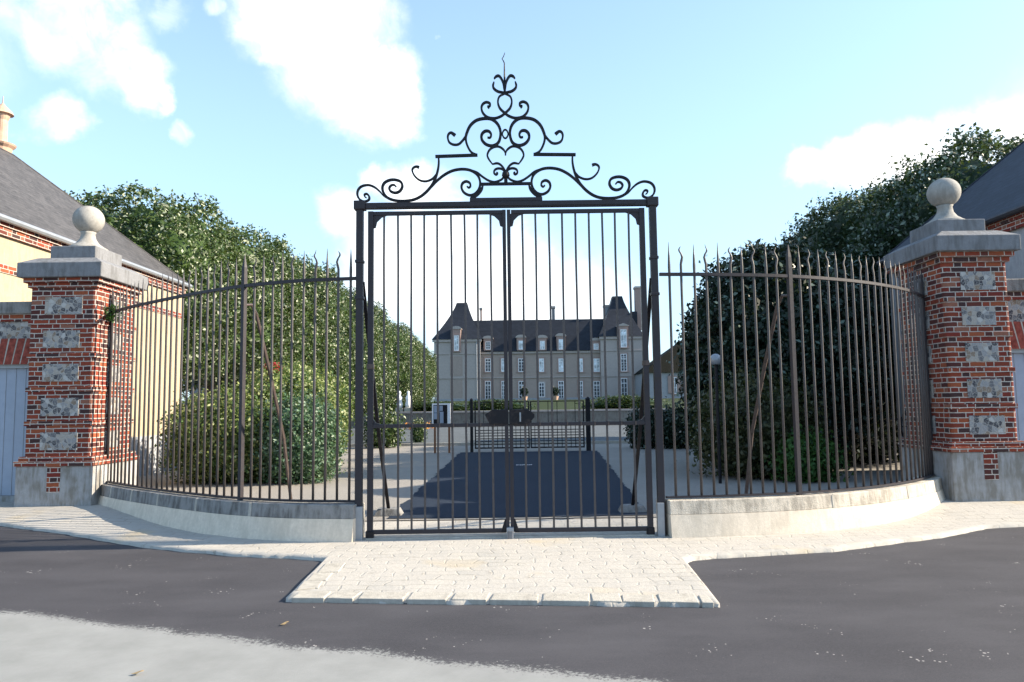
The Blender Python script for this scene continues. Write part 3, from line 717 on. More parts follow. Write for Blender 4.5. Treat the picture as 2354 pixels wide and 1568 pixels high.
# ------------------------------------------------------------------ brick pillars
def pillar(x0, x1, y0, y1, zb, zp, zc, lab, mirror, palecap):
    """zb ground, zp top of plinth, zc underside of cap slab"""
    t = thing('brick_pillar', lab, 'gate pillar', ((x0 + x1) / 2, (y0 + y1) / 2, zb), 'brick gate pillars')
    MB().box(x0 - .07, x1 + .07, y0 - .07, y1 + .07, zb - .1, zp - .075).build('plinth', 'plinth', t, .012)
    xm = (x0 + x1) / 2
    MB().box(xm - .10, xm + .10, y0 - .074, y0 - .06, zp - .47, zp - .076).build('plinth_brick_patch', 'brick', t)
    m = MB(); m.box(x0 - .095, x1 + .095, y0 - .095, y1 + .095, zp - .074, zp); m.box(x0 - .05, x1 + .05, y0 - .05, y1 + .05, zp, zp + .07)
    m.build('base_moulding', 'brick', t, .008)
    # shaft with rounded vertical corners and slight batter
    def ring(g, rr=.05):
        pts = []
        for (cx, cy, a0) in ((x0 + rr - g, y0 + rr - g, 180), (x1 - rr + g, y0 + rr - g, 270), (x1 - rr + g, y1 - rr + g, 0), (x0 + rr - g, y1 - rr + g, 90)):
            for k in range(4): a = R(a0 + 30 * k); pts.append((cx + rr * math.cos(a), cy + rr * math.sin(a)))
        return pts
    m = MB(); rb = ring(0); per = [0]
    for a, b in zip(rb, rb[1:] + rb[:1]): per.append(per[-1] + math.hypot(b[0] - a[0], b[1] - a[1]))
    n = len(rb); z0s, z1s = zp + .07, zc - .15
    for i in range(n):
        a, b = rb[i], rb[(i + 1) % n]
        m.quad([(*a, z0s), (*b, z0s), (*b, z1s), (*a, z1s)], [(per[i], z0s), (per[i + 1], z0s), (per[i + 1], z1s), (per[i], z1s)])
    m.build('brick_shaft', 'brick', t)
    # corbel courses under the cap, alternate string courses
    m = MB(); m.box(x0 - .03, x1 + .03, y0 - .03, y1 + .03, zc - .15, zc - .076); m.box(x0 - .075, x1 + .075, y0 - .075, y1 + .075, zc - .076, zc)
    m.build('corbel_course', 'brick', t, .006)
    nP = 5; hS = (z1s - z0s); 
    for k in range(nP):
        zc_ = z0s + hS * (k + .5) / nP - (.02 if k else 0.03)
        hh = hS / nP * .26
        # brick string courses between panels
        w0 = xm - (x1 - x0) * .25; w1 = xm + (x1 - x0) * .29
        q1, q2, q3 = random.uniform(-.03, .02), random.uniform(-.02, .03), random.uniform(-.012, .012)
        MB().box(w0 + q1, w1 + q2, y0 - .012, y0 + .02, zc_ - hh + q3, zc_ + hh + q3 * .5).build('flint_panel', 'flint', t, .003)
        ym = y0 + (y1 - y0) * .45
        for xx, s_ in ((x0, -1), (x1, 1)):
            MB().box(xx - .006 if s_ < 0 else xx - .02, xx + .02 if s_ < 0 else xx + .006, ym - .16, ym + .22, zc_ - hh, zc_ + hh).build('flint_panel', 'flint', t, .003)
        if k:
            zz = z0s + hS * k / nP - .055
            MB().box(x0 - .012, x1 + .012, y0 - .012, y1 + .012, zz, zz + .07).build('string_course', 'brick', t, .004)
    # cap
    ov = .14; cx0, cx1, cy0, cy1 = x0 - ov, x1 + ov, y0 - ov, y1 + ov
    cap = MB().box(cx0, cx1, cy0, cy1, zc, zc + .235).build('cap_slab', palecap, t, .014)
    m = MB().frustum((cx0 + .02, cx1 - .02, cy0 + .02, cy1 - .02), (x0 + .06, x1 - .06, y0 + .06, y1 - .06), zc + .235, zc + .335)
    m.build('cap_slope', palecap, cap)
    xr, yr = (x0 + x1) / 2, (y0 + y1) / 2
    MB().box(xr - .36, xr + .36, yr - .40, yr + .40, zc + .333, zc + .56).build('cap_block', palecap, cap, .012)
    zq = zc + .56
    fin = MB().lathe([(.30, zq), (.305, zq + .03), (.25, zq + .06), (.17, zq + .12), (.118, zq + .20), (.105, zq + .28), (.12, zq + .31)], (xr, yr), 32).build('finial_neck', 'ball_stone', t, smooth=True)
    rb_ = .238; zcen = zq + .30 + rb_ * .92
    MB().lathe([(max(.001, rb_ * math.sin(math.pi * i / 20)), zcen - rb_ * .97 * math.cos(math.pi * i / 20)) for i in range(21)], (xr, yr), 40).build('finial_ball', 'ball_stone', t, smooth=True)
    return t
zcl = P(140, 637, 11.3).z; zcr = P(2240, 576, 10.65).z
pillar(-7.49, -6.46, 11.41, 12.62, .13, .83, zcl, 'left brick gate pillar with pale stone ball, its right side in sunlight', False, 'capstone')
pillar(6.35, 7.30, 10.77, 12.05, .13, .91, zcr, 'right brick gate pillar with grey stone ball, all in shade', True, 'capstone')

# side walls with doors beyond the pillars
def sidewall(x0, x1, y, lab, doorx, ztopw, lab2):
    t = thing('garden_wall', lab, 'wall', ((x0 + x1) / 2, y, .13), 'garden walls beyond the pillars')
    d0, d1 = doorx; zd = 2.35
    m = MB(); z0 = 0
    m.box(x0, d0, y, y + .4, z0, zd); m.box(d1, x1, y, y + .4, z0, zd); m.box(x0, x1, y, y + .4, zd + .42, ztopw - .32)
    m.build('brick_wall', 'flint', t)
    m = MB(); n = 30; 
    for i in range(n):
        a = i / n; b = (i + .86) / n; xa, xb = d0 - .1 + (d1 - d0 + .2) * a, d0 - .1 + (d1 - d0 + .2) * b
        k = ((a + b) / 2 - .5) * .22
        m.quad([(xa, y - .012, zd), (xb, y - .012, zd), (xb + k, y - .012, zd + .42), (xa + k, y - .012, zd + .42)], [(.02, .01 + .08 * i), (.02, .06 + .08 * i), (.2, .06 + .08 * i), (.2, .01 + .08 * i)])
    m.box(d0 - .1, d1 + .1, y - .01, y + .4, zd, zd + .42, 1)
    k_ = m.build('brick_arch', ['brick_voussoir', 'pale_stone'], t)
    MB().box(x0, x1, y - .03, y + .43, ztopw - .318, ztopw - .20).build('brick_course', 'brick', t)
    MB().box(x0, x1, y - .08, y + .48, ztopw - .20, ztopw).build('coping', 'coping', t, .02)
    MB().box(x0, d0 + .0, y - .04, y, z0, .5).build('wall_base', 'plinth', t)
    dr_ = MB().box(d0 + .04, d1 - .04, y + .12, y + .16, .25, zd - .06).build('door', 'white_wood', t)
    m = MB(); xx = d0 + .1
    while xx < d1 - .1: m.box(xx, xx + .006, y + .114, y + .1205, .25, zd - .06); xx += .16
    m.build('board_joint', 'zinc', dr_)
    m = MB(); m.box(d0 - .002, d0 + .05, y + .06, y + .18, .2, zd + .002); m.box(d1 - .05, d1 + .002, y + .06, y + .18, .2, zd + .002); m.box(d0 + .05, d1 - .05, y + .06, y + .18, zd - .058, zd + .002)
    m.build('door_frame', 'zinc', t)
    MB().box(d0, d1, y + .02, y + .4, .05, .25).build('door_step', 'plinth', t)
M['brick_voussoir'] = plain('brick_voussoir', (.24, .06, .045), .85, .45, 14, .5)
sidewall(-14.0, -7.45, 11.95, 'brick and flint garden wall with a white door left of the left pillar', (-11.4, -7.66), P(30, 695, 11.95).z, '')
sidewall(7.28, 14.0, 11.35, 'brick and flint garden wall with a pale blue door right of the right pillar', (7.52, 11.2), P(2345, 642, 11.35).z, '')

# ------------------------------------------------------------------ gatehouses
def gatehouse(sx, xw, y0, y1, ze, width, kslope, lab, wallmat, roofmat, lower):
    xo = xw + sx * width; lo, hi = min(xw, xo), max(xw, xo)
    t = thing('gatehouse', lab, 'house', ((lo + hi) / 2, (y0 + y1) / 2, 0), 'gatehouses behind the pillars')
    w = MB().box(lo, hi, y0, y1, 0, ze - .05).build('wall', wallmat, t)
    ov = .15; a0, a1, b0, b1 = lo - ov, hi + ov, y0 - ov, y1 + ov; xm = (a0 + a1) / 2; hr = (a1 - a0) / 2
    zr = ze + kslope * hr; z_ = ze
    r0, r1 = (xm, b0 + hr, zr), (xm, b1 - hr, zr)
    m = MB()
    m.quad([(a0, b0, z_), (a1, b0, z_), r0]); m.quad([(a1, b0, z_), (a1, b1, z_), r1, r0]); m.quad([(a1, b1, z_), (a0, b1, z_), r1]); m.quad([(a0, b1, z_), (a0, b0, z_), r0, r1])
    m.quad([(a0, b0, z_), (a0, b1, z_), (a1, b1, z_), (a1, b0, z_)])
    rf = m.build('roof', roofmat, t)
    m = MB()
    for a, b in (((a1, b0, z_), r0), ((a1, b1, z_), r1), ((a0, b0, z_), r0), ((a0, b1, z_), r1), (r0, r1)): m.tube([a, b], .022, 6)
    m.build('ridge_flashing', roofmat, rf)
    # gutter
    g = .06; m = MB()
    for a, b in (((a0, b0), (a1, b0)), ((a1, b0), (a1, b1)), ((a1, b1), (a0, b1)), ((a0, b1), (a0, b0))): m.tube([(*a, z_ - .03), (*b, z_ - .03)], g, 8)
    m.build('gutter', 'zinc' if sx < 0 else 'iron', t)
    # brick cornice under the eaves and flat band lower down
    m = MB(); m.box(lo - .06, hi + .06, y0 - .06, y1 + .06, ze - .30, ze - .07); m.box(lo - .09, hi + .09, y0 - .09, y1 + .09, ze - .15, ze - .069)
    m.build('brick_cornice', 'brick', t)
    if lower:
        MB().box(lo - .02, hi + .02, y0 - .02, y1 + .02, ze - .95, ze - .80).build('brick_band', 'brick', t)
        MB().box(lo - .03, hi + .03, y0 - .03, y1 + .03, 0, .95).build('wall_shade_strip', 'grey_render', t)  # grey strip painting the shade along the foot of the wall
        # brick quoins at the visible edge near the pillar
        m = MB(); z = 1.0; k = 0
        while z < ze - 1.2:
            wq = .55 if k % 2 else .35; m.box(xw - .05 if sx > 0 else xw - .02, xw + .02 if sx < 0 else xw + .05, 16.2, 16.2 + wq, z, z + .20); z += .2; k += 1
        m.build('quoin', 'brick', t)
    return t, r1, r0
tL, r1, r0 = gatehouse(-1, -9.0, 12.37, 20.05, 4.99, 5.7, .90, 'cream rendered gatehouse with grey slate roof behind the left pillar', 'cream', 'slate', True)
zf = r1[2]
MB().lathe([(.30, zf - .15), (.22, zf + .05), (.24, zf + .16), (.30, zf + .22), (.32, zf + .26), (.18, zf + .28), (.13, zf + .34), (.12, zf + .85), (.15, zf + .92), (.17, zf + .98), (.24, zf + 1.0), (.20, zf + 1.08), (.08, zf + 1.2), (.015, zf + 1.28), (.01, zf + 1.45)], (r1[0] - .30, r1[1]), 16).build('roof_finial', 'terracotta', tL, smooth=False)
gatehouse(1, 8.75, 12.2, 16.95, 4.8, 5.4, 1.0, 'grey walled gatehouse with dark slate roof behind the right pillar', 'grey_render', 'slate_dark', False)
# the pediment block on the cream wall above the left garden wall
# iron wheel by the right gatehouse wall
t = thing('iron_wheel', 'dark iron wheel with spokes and a crossbar on a stand by the grey gatehouse wall', 'wheel', (7.35, 13.6, 1.1))
c = P(2092, 980, 15.2); rr = .33
MB().tube([(c.x, c.y + rr * .45 * math.cos(a), c.z + rr * math.sin(a)) if False else (c.x + rr * .75 * math.cos(a), c.y + rr * .3 * math.cos(a), c.z + rr * math.sin(a)) for a in [2 * math.pi * i / 24 for i in range(24)]], .022, 6, True).build('rim', 'iron_black', t)
m = MB()
for k in range(3):
    a = math.pi * k / 3; m.tube([(c.x + .75 * rr * math.cos(a), c.y + rr * .3 * math.cos(a), c.z + rr * math.sin(a)), (c.x - .75 * rr * math.cos(a), c.y - rr * .3 * math.cos(a), c.z - rr * math.sin(a))], .012, 6)
m.build('spoke', 'iron_black', t)
MB().tube([(c.x - .5, c.y - .05, c.z + .16), (c.x + .45, c.y + .1, c.z + .10)], .016, 6).build('crossbar', 'iron_black', t)
MB().tube([(c.x, c.y + .03, .0), (c.x, c.y + .03, c.z)], .02, 6).build('stand', 'iron_black', t)
t.location = (c.x, c.y, 0)
for ch in t.children: ch.location = (0, 0, 0); ch.data.transform(Matrix.Translation(Vector((7.35, 13.6, 1.1)) - t.location))

# ------------------------------------------------------------------ foliage
def leaf_mesh(name, pts, nrm, size, mat, aspect=.55):
    n = len(pts); sz = size * np.random.uniform(.6, 1.35, (n, 1))
    a = np.random.normal(size=(n, 3)) + nrm * .9; a /= np.linalg.norm(a, axis=1, keepdims=True)
    r = np.random.normal(size=(n, 3)); u = np.cross(a, r); u /= np.linalg.norm(u, axis=1, keepdims=True) + 1e-9; v = np.cross(a, u)
    V = np.stack([pts - u * sz * .5, pts + v * sz * aspect * .5 + a * sz * .08, pts + u * sz * .5, pts - v * sz * aspect * .5 + a * sz * .08], 1).reshape(-1, 3)
    me = bpy.data.meshes.new(name); me.vertices.add(4 * n); me.vertices.foreach_set('co', V.astype(np.float32).ravel())
    me.loops.add(4 * n); me.loops.foreach_set('vertex_index', np.arange(4 * n, dtype=np.int32))
    me.polygons.add(n); me.polygons.foreach_set('loop_start', np.arange(0, 4 * n, 4, dtype=np.int32))
    me.update(calc_edges=True); me.materials.append(M[mat]); return me
def crown(name, a, b, c, zc, p, nclump, per, size, mat, lump=.12, spread=.16, seed=0, cone=0, core=True, sprig=.04):
    rs = np.random.RandomState(seed + 11)
    d = rs.normal(size=(nclump, 3)); d /= np.linalg.norm(d, axis=1, keepdims=True)
    rad = 1 / (np.abs(d[:, 0] / a) ** p + np.abs(d[:, 1] / b) ** p + np.abs(d[:, 2] / c) ** p) ** (1 / p)
    nz = np.array([noise.fractal(Vector(q) * 2.6 + Vector((seed * 7.1, 0, 0)), 1, 2, 4) for q in d])
    rad = rad * (1 + lump * nz) * (1 - np.abs(rs.normal(size=nclump)) * .05) * (1 + (rs.rand(nclump) < sprig) * rs.uniform(.02, .07, nclump))
    cen = d * rad[:, None]
    if cone:
        k = 1 - cone * np.clip((cen[:, 2] + c) / (2 * c), 0, 1) ** 1.3; cen[:, 0] *= k; cen[:, 1] *= k
    cen[:, 2] += zc
    pts = np.repeat(cen, per, 0) + rs.normal(size=(nclump * per, 3)) * spread * np.repeat(rs.uniform(.5, 1.3, (nclump, 1)), per, 0)
    nr = np.repeat(d, per, 0)
    if zc - c < .3: keep = pts[:, 2] > .02; pts, nr = pts[keep], nr[keep]
    me = leaf_mesh(name, pts, nr, size, mat)
    cm = None
    if core:
        import bmesh
        bm = bmesh.new(); bmesh.ops.create_icosphere(bm, subdivisions=4, radius=1)
        for v in bm.verts:
            q = v.co.normalized(); r_ = 1 / (abs(q.x / a) ** p + abs(q.y / b) ** p + abs(q.z / c) ** p) ** (1 / p)
            r_ *= .82 * (1 + lump * noise.fractal(q * 2.6 + Vector((seed * 7.1, 0, 0)), 1, 2, 4) + .05 * noise.noise(q * 14))
            w = q * r_
            if cone: k = 1 - cone * max(0, min(1, (w.z + c) / (2 * c))) ** 1.3; w.x *= k; w.y *= k
            w.z += zc; w.z = max(w.z, .02) if zc - c < .3 else w.z
            v.co = w
        cm = bpy.data.meshes.new(name + '_core'); bm.to_mesh(cm); bm.free(); cm.materials.append(M[mat])
    return me, cm
def trunk_mesh(h, r, seed, limbs=6, spread=1.6):
    rs = random.Random(seed); m = MB()
    m.tube([(0, 0, 0), (.03, .02, h * .4), (rs.uniform(-.1, .1), rs.uniform(-.1, .1), h)], [r * 1.25, r, r * .8], 10)
    for k in range(limbs):
        a = 2 * math.pi * k / limbs + rs.uniform(-.3, .3); z = h * rs.uniform(.8, 1)
        m.tube([(0, 0, z), (math.cos(a) * spread * .45, math.sin(a) * spread * .45, z + .9), (math.cos(a) * spread, math.sin(a) * spread, z + 2.2)], [r * .5, r * .32, r * .14], 6)
    return m
def plant(name, label, cat, loc, meshes, group=None, scale=(1, 1, 1), rot=0, trunk=None, crownname='crown'):
    t = thing(name, label, cat, loc, group); t.scale = scale; t.rotation_euler = (0, 0, rot)
    me, cm = meshes
    o = bpy.data.objects.new(crownname, me); COL.objects.link(o); o.parent = t
    if cm: q = bpy.data.objects.new('light_block_core', cm); COL.objects.link(q); q.parent = o  # solid core added inside the crown to block light
    if trunk: q = bpy.data.objects.new('trunk', trunk); COL.objects.link(q); q.parent = t
    return t
def trunkdata(h, r, seed, **k):
    m = trunk_mesh(h, r, seed, **k); me = bpy.data.meshes.new('trunk'); me.from_pydata(m.v, [], m.f); me.materials.append(M['bark']); return me
TR = [trunkdata(3.0, .17, 1), trunkdata(3.2, .15, 2)]
# left row: clipped broad crowns
crL = [crown('crown', 2.75, 2.6, 2.75, 5.35, 3.4, 2900, 15, .12, 'leaf_l', .20, .13, s) for s in (1, 2, 3)]
rowL = [(-11.7, 23.4), (-11.2, 27.6), (-10.9, 32), (-10.7, 35.8), (-10.6, 41.2), (-10.6, 47), (-10.9, 61), (-11.2, 69), (-11.8, 78), (-12.0, 88), (-13.1, 98)]
ordn = ['nearest', 'second', 'third', 'fourth', 'fifth', 'sixth', 'seventh', 'eighth', 'ninth', 'tenth', 'eleventh']
for i, (x, y) in enumerate(rowL):
    lab = 'clipped leafy tree, %s from the camera in the left avenue row' % ordn[i]
    if i == 0: lab = 'clipped leafy tree rising behind the cream gatehouse roof, nearest of the left row'
    plant('avenue_tree', lab, 'tree', (x, y, 0 if i < 3 else (-1.9 if y < 54 else -1.0)), crL[i % 3], 'clipped trees of the left avenue', (1, 1.06, 1.0 if i < 3 else 1.24 if y < 54 else 1.15), [0, 1.57, 3.14, 0.1][i % 4] if i else 0, TR[i % 2])
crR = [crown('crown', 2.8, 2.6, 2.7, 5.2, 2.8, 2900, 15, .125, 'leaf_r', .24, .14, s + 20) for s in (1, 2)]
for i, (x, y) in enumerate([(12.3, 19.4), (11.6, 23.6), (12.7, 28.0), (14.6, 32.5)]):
    lab = 'dark shaded tree, %s from the camera in the right avenue row' % ordn[i]
    if i == 0: lab = 'dark leafy tree rising beside the right gatehouse roof, nearest of the right row'
    plant('avenue_tree', lab, 'tree', (x, y, 0 if y < 54 else 1.2), crR[i % 2], 'shaded trees of the right avenue', (1, 1, 1), i * 1.57, TR[i % 2])
# yew
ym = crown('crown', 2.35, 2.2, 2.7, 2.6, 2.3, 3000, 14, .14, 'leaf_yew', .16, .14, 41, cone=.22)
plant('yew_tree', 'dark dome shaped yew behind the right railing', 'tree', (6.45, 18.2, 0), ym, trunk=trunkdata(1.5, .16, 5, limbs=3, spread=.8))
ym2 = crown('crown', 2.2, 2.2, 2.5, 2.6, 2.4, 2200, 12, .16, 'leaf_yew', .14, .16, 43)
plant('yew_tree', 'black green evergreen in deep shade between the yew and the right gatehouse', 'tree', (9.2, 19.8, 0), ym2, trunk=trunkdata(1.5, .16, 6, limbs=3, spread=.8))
bo = crown('foliage', 1.25, 1.0, 1.05, .98, 2.3, 1100, 10, .10, 'leaf_olive', .2, .16, 51)
plant('shrub', 'olive brown twiggy shrub in front of the dark yew', 'shrub', (5.15, 15.9, .0), bo, crownname='foliage')
bg = crown('foliage', .55, .5, .42, .4, 2.2, 420, 9, .10, 'leaf_green', .2, .12, 52)
plant('shrub', 'small bright green shrub at the foot of the dark yew', 'shrub', (5.75, 14.75, .0), bg, crownname='foliage')
# left shrubs
sh1 = crown('foliage', 1.35, 1.1, 1.18, 1.1, 2.5, 1900, 12, .085, 'leaf_shrub', .2, .11, 61)
plant('shrub', 'large golden green shrub beside the cream gatehouse wall', 'shrub', (-6.1, 16.4, 0), sh1, 'golden shrubs behind the left railing', (1, 1, .84), crownname='foliage')
plant('shrub', 'tall golden green shrub behind the slanting railing stay', 'shrub', (-5.35, 17.6, 0), sh1, 'golden shrubs behind the left railing', (.95, 1, 1.04), 2.0, crownname='foliage')
plant('shrub', 'golden green shrub nearest the left gate post', 'shrub', (-5.9, 20.4, 0), sh1, 'golden shrubs behind the left railing', (1, 1, 1.14), 4.0, crownname='foliage')
sh2 = crown('foliage', .78, .7, .95, .85, 2.4, 1300, 11, .075, 'leaf_blue', .14, .10, 62)
plant('shrub', 'blue green rounded shrub among the golden shrubs', 'shrub', (-4.55, 15.9, 0), sh2, crownname='foliage')
rd = crown('foliage', .16, .16, .16, 2.45, 2, 60, 8, .07, 'leaf_red', .2, .05, 63, core=False)
plant('red_flowering_branch', 'small cluster of red leaves above the golden shrubs', 'plant', (-5.7, 17.7, 0), rd, crownname='red_leaves')
MB().tube([(-5.7, 17.7, 0), (-5.72, 17.7, 1.2), (-5.7, 17.7, 2.4)], [.03, .02, .01], 6).build('stem', 'bark', bpy.data.objects['red_flowering_branch'])
iv = crown('leaves', .13, .10, .09, 3.14, 2, 50, 7, .05, 'leaf_green', .2, .04, 64, core=False)
plant('ivy_tuft', 'small green tuft growing at the rail end on the left brick pillar', 'plant', (-6.38, 11.74, 0), iv, crownname='leaves')
# small round bushes beyond the drive
bb = crown('foliage', .55, .5, .55, .5, 2.3, 420, 9, .10, 'leaf_yew', .2, .10, 71)
for i, (px, lab) in enumerate(((1482, 'small dark round bush behind the right gate stile'), (1550, 'small dark round bush, second right of the gate beyond the gravel'), (1612, 'small dark round bush just left of the olive shrub'))):
    p = G(px, 1031); plant('bush', lab, 'bush', (p.x, p.y, 0), bb, 'round bushes at the far edge of the gravel', (1, 1, 1.25), i, crownname='foliage')
bb2 = crown('foliage', .5, .5, .5, .48, 2.3, 360, 9, .10, 'leaf_l', .2, .12, 72)
p = G(880, 1030); plant('bush', 'loose green bush behind the left gate post', 'bush', (p.x, p.y, 0), bb2, None, (1.2, 1, 1.3), crownname='foliage')
p = G(962, 1018); plant('bush', 'tiny bent bush left of the notice board', 'bush', (p.x, p.y, 0), bb2, None, (.55, .5, .9), crownname='foliage')
# hedge and planting in front of the chateau
hm = crown('foliage', 3.2, 1.0, .9, .8, 3, 900, 9, .22, 'leaf_far', .2, .25, 81)
hx = [-22, -16.5, -11.5, -6.4, -1.6, 3.2, 8.6, 13.8, 19.5]
hl = ['far left', 'left of the notice board', 'behind the notice board', 'right of the notice board', 'under the first chateau windows', 'below the chateau door', 'right of the chateau door', 'in front of the right chateau wing', 'in front of the low annex']
for i, x in enumerate(hx):
    if i % 2 == 0 or i in (1, 3): plant('hedge', 'low green planting ' + hl[i] + ' on the lawn', 'hedge', (x, 58 + (i % 3) * 2, 1.1), hm, 'hedges on the chateau lawn', (1, 1, [1, .8, 1.2, .9][i % 4] * .42), i * 3.14, crownname='foliage')

# ------------------------------------------------------------------ chateau
CY = 120.0
def C5(x, y): return 955.9 + x * .2814, 625 + y * .2814
def cp(x, y, Y=CY): return P(*C5(x, y), Y)
base = 2.1
ch = thing('chateau', 'grey beige chateau with two pavilions and dark slate roofs behind the gate', 'chateau', (cp(1000, 900).x, CY + 5, base))
def xz(x, y): p = cp(x, y); return p.x, p.z
XL0, XL1 = cp(148, 800).x, cp(528, 800).x; XM1 = cp(1512, 800).x; XR1 = cp(1855, 800).x
zm = cp(800, 648).z; zl = cp(330, 552).z; zr_ = cp(1690, 528).z
MB().box(XL1, XM1, CY + 1.0, CY + 11, base - 1, zm).build('main_wall', 'chateau', ch)
MB().box(XL0, XL1, CY, CY + 12, base - 1, zl).build('left_pavilion_wall', 'chateau_trim', ch)
MB().box(XM1, XR1, CY, CY + 12, base - 1, zr_).build('right_pavilion_wall', 'chateau_trim', ch)
# roofs
zt = cp(800, 372).z
m = MB(); a0, a1, b0, b1 = XL1 - 1.5, XM1 + 1, CY + .6, CY + 11.4
m.quad([(a0, b0, zm), (a1, b0, zm), (a1, b0 + 3.2, zt), (a0, b0 + 3.2, zt)]); m.quad([(a0, b0 + 3.2, zt), (a1, b0 + 3.2, zt), (a1, b1 - 3.2, zt + .1), (a0, b1 - 3.2, zt + .1)]); m.quad([(a1, b1, zm), (a0, b1, zm), (a0, b1 - 3.2, zt + .1), (a1, b1 - 3.2, zt + .1)])
m.quad([(a0, b1, zm), (a0, b0, zm), (a0, b0 + 3.2, zt), (a0, b1 - 3.2, zt + .1)]); m.quad([(a1, b0, zm), (a1, b1, zm), (a1, b1 - 3.2, zt + .1), (a1, b0 + 3.2, zt)])
mr = m.build('main_roof', 'slate_far', ch)
def pav(x0, x1, z0, tx0, tx1, zt_, nm):
    secs = []; ym = CY + 6; n = 8
    for i in range(n + 1):
        t = i / n; k = (1 - t) ** 1.25
        l = tx0 + (x0 - .35 - tx0) * k; r = tx1 + (x1 + .35 - tx1) * k; hh = .8 + (6.35 - .8) * k; z = z0 + (zt_ - z0) * t
        secs.append([(l, ym - hh, z), (r, ym - hh, z), (r, ym + hh, z), (l, ym + hh, z)])
    return MB().sections(secs).build(nm, 'slate_far', ch)
pav(XL0, XL1, zl, cp(312, 252).x, cp(402, 252).x, P(*C5(350, 252), CY + 5).z, 'left_pavilion_roof')
pav(XM1, XR1, zr_, cp(1640, 200).x, cp(1722, 200).x, P(*C5(1690, 197), CY + 5).z, 'right_pavilion_roof')
# cornices and string courses
def band(x0, x1, z, h, y, mat='chateau_trim', nm='cornice', d=.25): MB().box(x0, x1, y - d, y + .1, z - h, z).build(nm, mat, ch)
band(XL1 + .01, XM1 - .01, zm, .35, CY + 1); band(XL0 - .25, XL1 + .2, zl, .4, CY); band(XM1 - .2, XR1 + .25, zr_, .4, CY)
zs = cp(900, 856).z
band(XL1 + .01, XM1 - .01, zs, .18, CY + 1, nm='string_course', d=.14); band(XL0 - .1, XL1, zs, .18, CY, nm='string_course', d=.12); band(XM1, XR1 + .1, zs, .18, CY, nm='string_course', d=.12)
band(XL0 - .1, XL1, cp(330, 668).z, .14, CY, nm='string_course', d=.1); band(XM1, XR1 + .1, cp(1690, 640).z, .14, CY, nm='string_course', d=.1)
band(XL1 + .01, XM1 - .01, base + .5, 1.2, CY + 1, 'grey_render', 'plinth', .12); band(XL0 - .1, XL1, base + .5, 1.2, CY, 'grey_render', 'plinth', .1); band(XM1, XR1 + .1, base + .5, 1.2, CY, 'grey_render', 'plinth', .1)
def window(x, w, y0, y1, Y, parent, cols, rows, surround='chateau_pink', pale=False, transom=True, thin=.1):
    c = cp(x, (y0 + y1) / 2, Y); za, zb_ = cp(x, y1, Y).z, cp(x, y0, Y).z; ww = w * .2814 * Y / F / 2
    s = .22
    m = MB(); m.box(c.x - ww - s, c.x - ww, Y - .05, Y + .05, za - .1, zb_ + s); m.box(c.x + ww, c.x + ww + s, Y - .05, Y + .05, za - .1, zb_ + s); m.box(c.x - ww, c.x + ww, Y - .05, Y + .05, zb_, zb_ + s); m.box(c.x - ww - s - .05, c.x + ww + s + .05, Y - .12, Y + .05, za - .25, za - .101)
    f = m.build('window', surround, parent)
    MB().box(c.x - ww, c.x + ww, Y - .022, Y - .012, za - .1, zb_).build('pane', 'glass_pale' if pale else 'glass', f)
    m = MB(); t = thin; yy0, yy1 = Y - .07, Y - .024
    m.box(c.x - ww, c.x - ww + t, yy0, yy1, za - .1, zb_); m.box(c.x + ww - t, c.x + ww, yy0, yy1, za - .1, zb_); m.box(c.x - ww + t, c.x + ww - t, yy0, yy1, zb_ - t, zb_); m.box(c.x - ww + t, c.x + ww - t, yy0, yy1, za - .1, za - .1 + t)
    for i in range(1, cols): x_ = c.x - ww + 2 * ww * i / cols; m.box(x_ - t * .42, x_ + t * .42, yy0 + .004, yy1 - .002, za, zb_ - t)
    if transom: m.box(c.x - ww + t, c.x + ww - t, yy0 - .006, yy1 - .001, za + (zb_ - za) * .72, za + (zb_ - za) * .72 + t)
    for i in range(1, rows): z_ = za + (zb_ - za) * i / rows; m.box(c.x - ww + t, c.x + ww - t, yy0 + .008, yy1 - .003, z_ - .025, z_ + .025)
    m.build('window_frame', 'white', f)
    return f
YM = CY + 1 - .03
for x, w in ((588, 48), (714, 30), (862, 48), (1185, 44), (1345, 34), (1476, 52)): window(x, w, 892, 1038, YM, ch, 2, 5)
for x, w, pl_ in ((588, 48, 0), (712, 32, 1), (860, 48, 0), (1025, 40, 1), (1184, 40, 1), (1345, 34, 1), (1475, 50, 1)): window(x, w, 708, 812, YM, ch, 2, 4, pale=bool(pl_))
window(1026, 46, 905, 1018, YM, ch, 2, 4, 'chateau_trim').name = 'entrance_door'
window(1697, 50, 670, 808, CY - .03, ch, 2, 6); window(1700, 52, 868, 1026, CY - .03, ch, 2, 4)
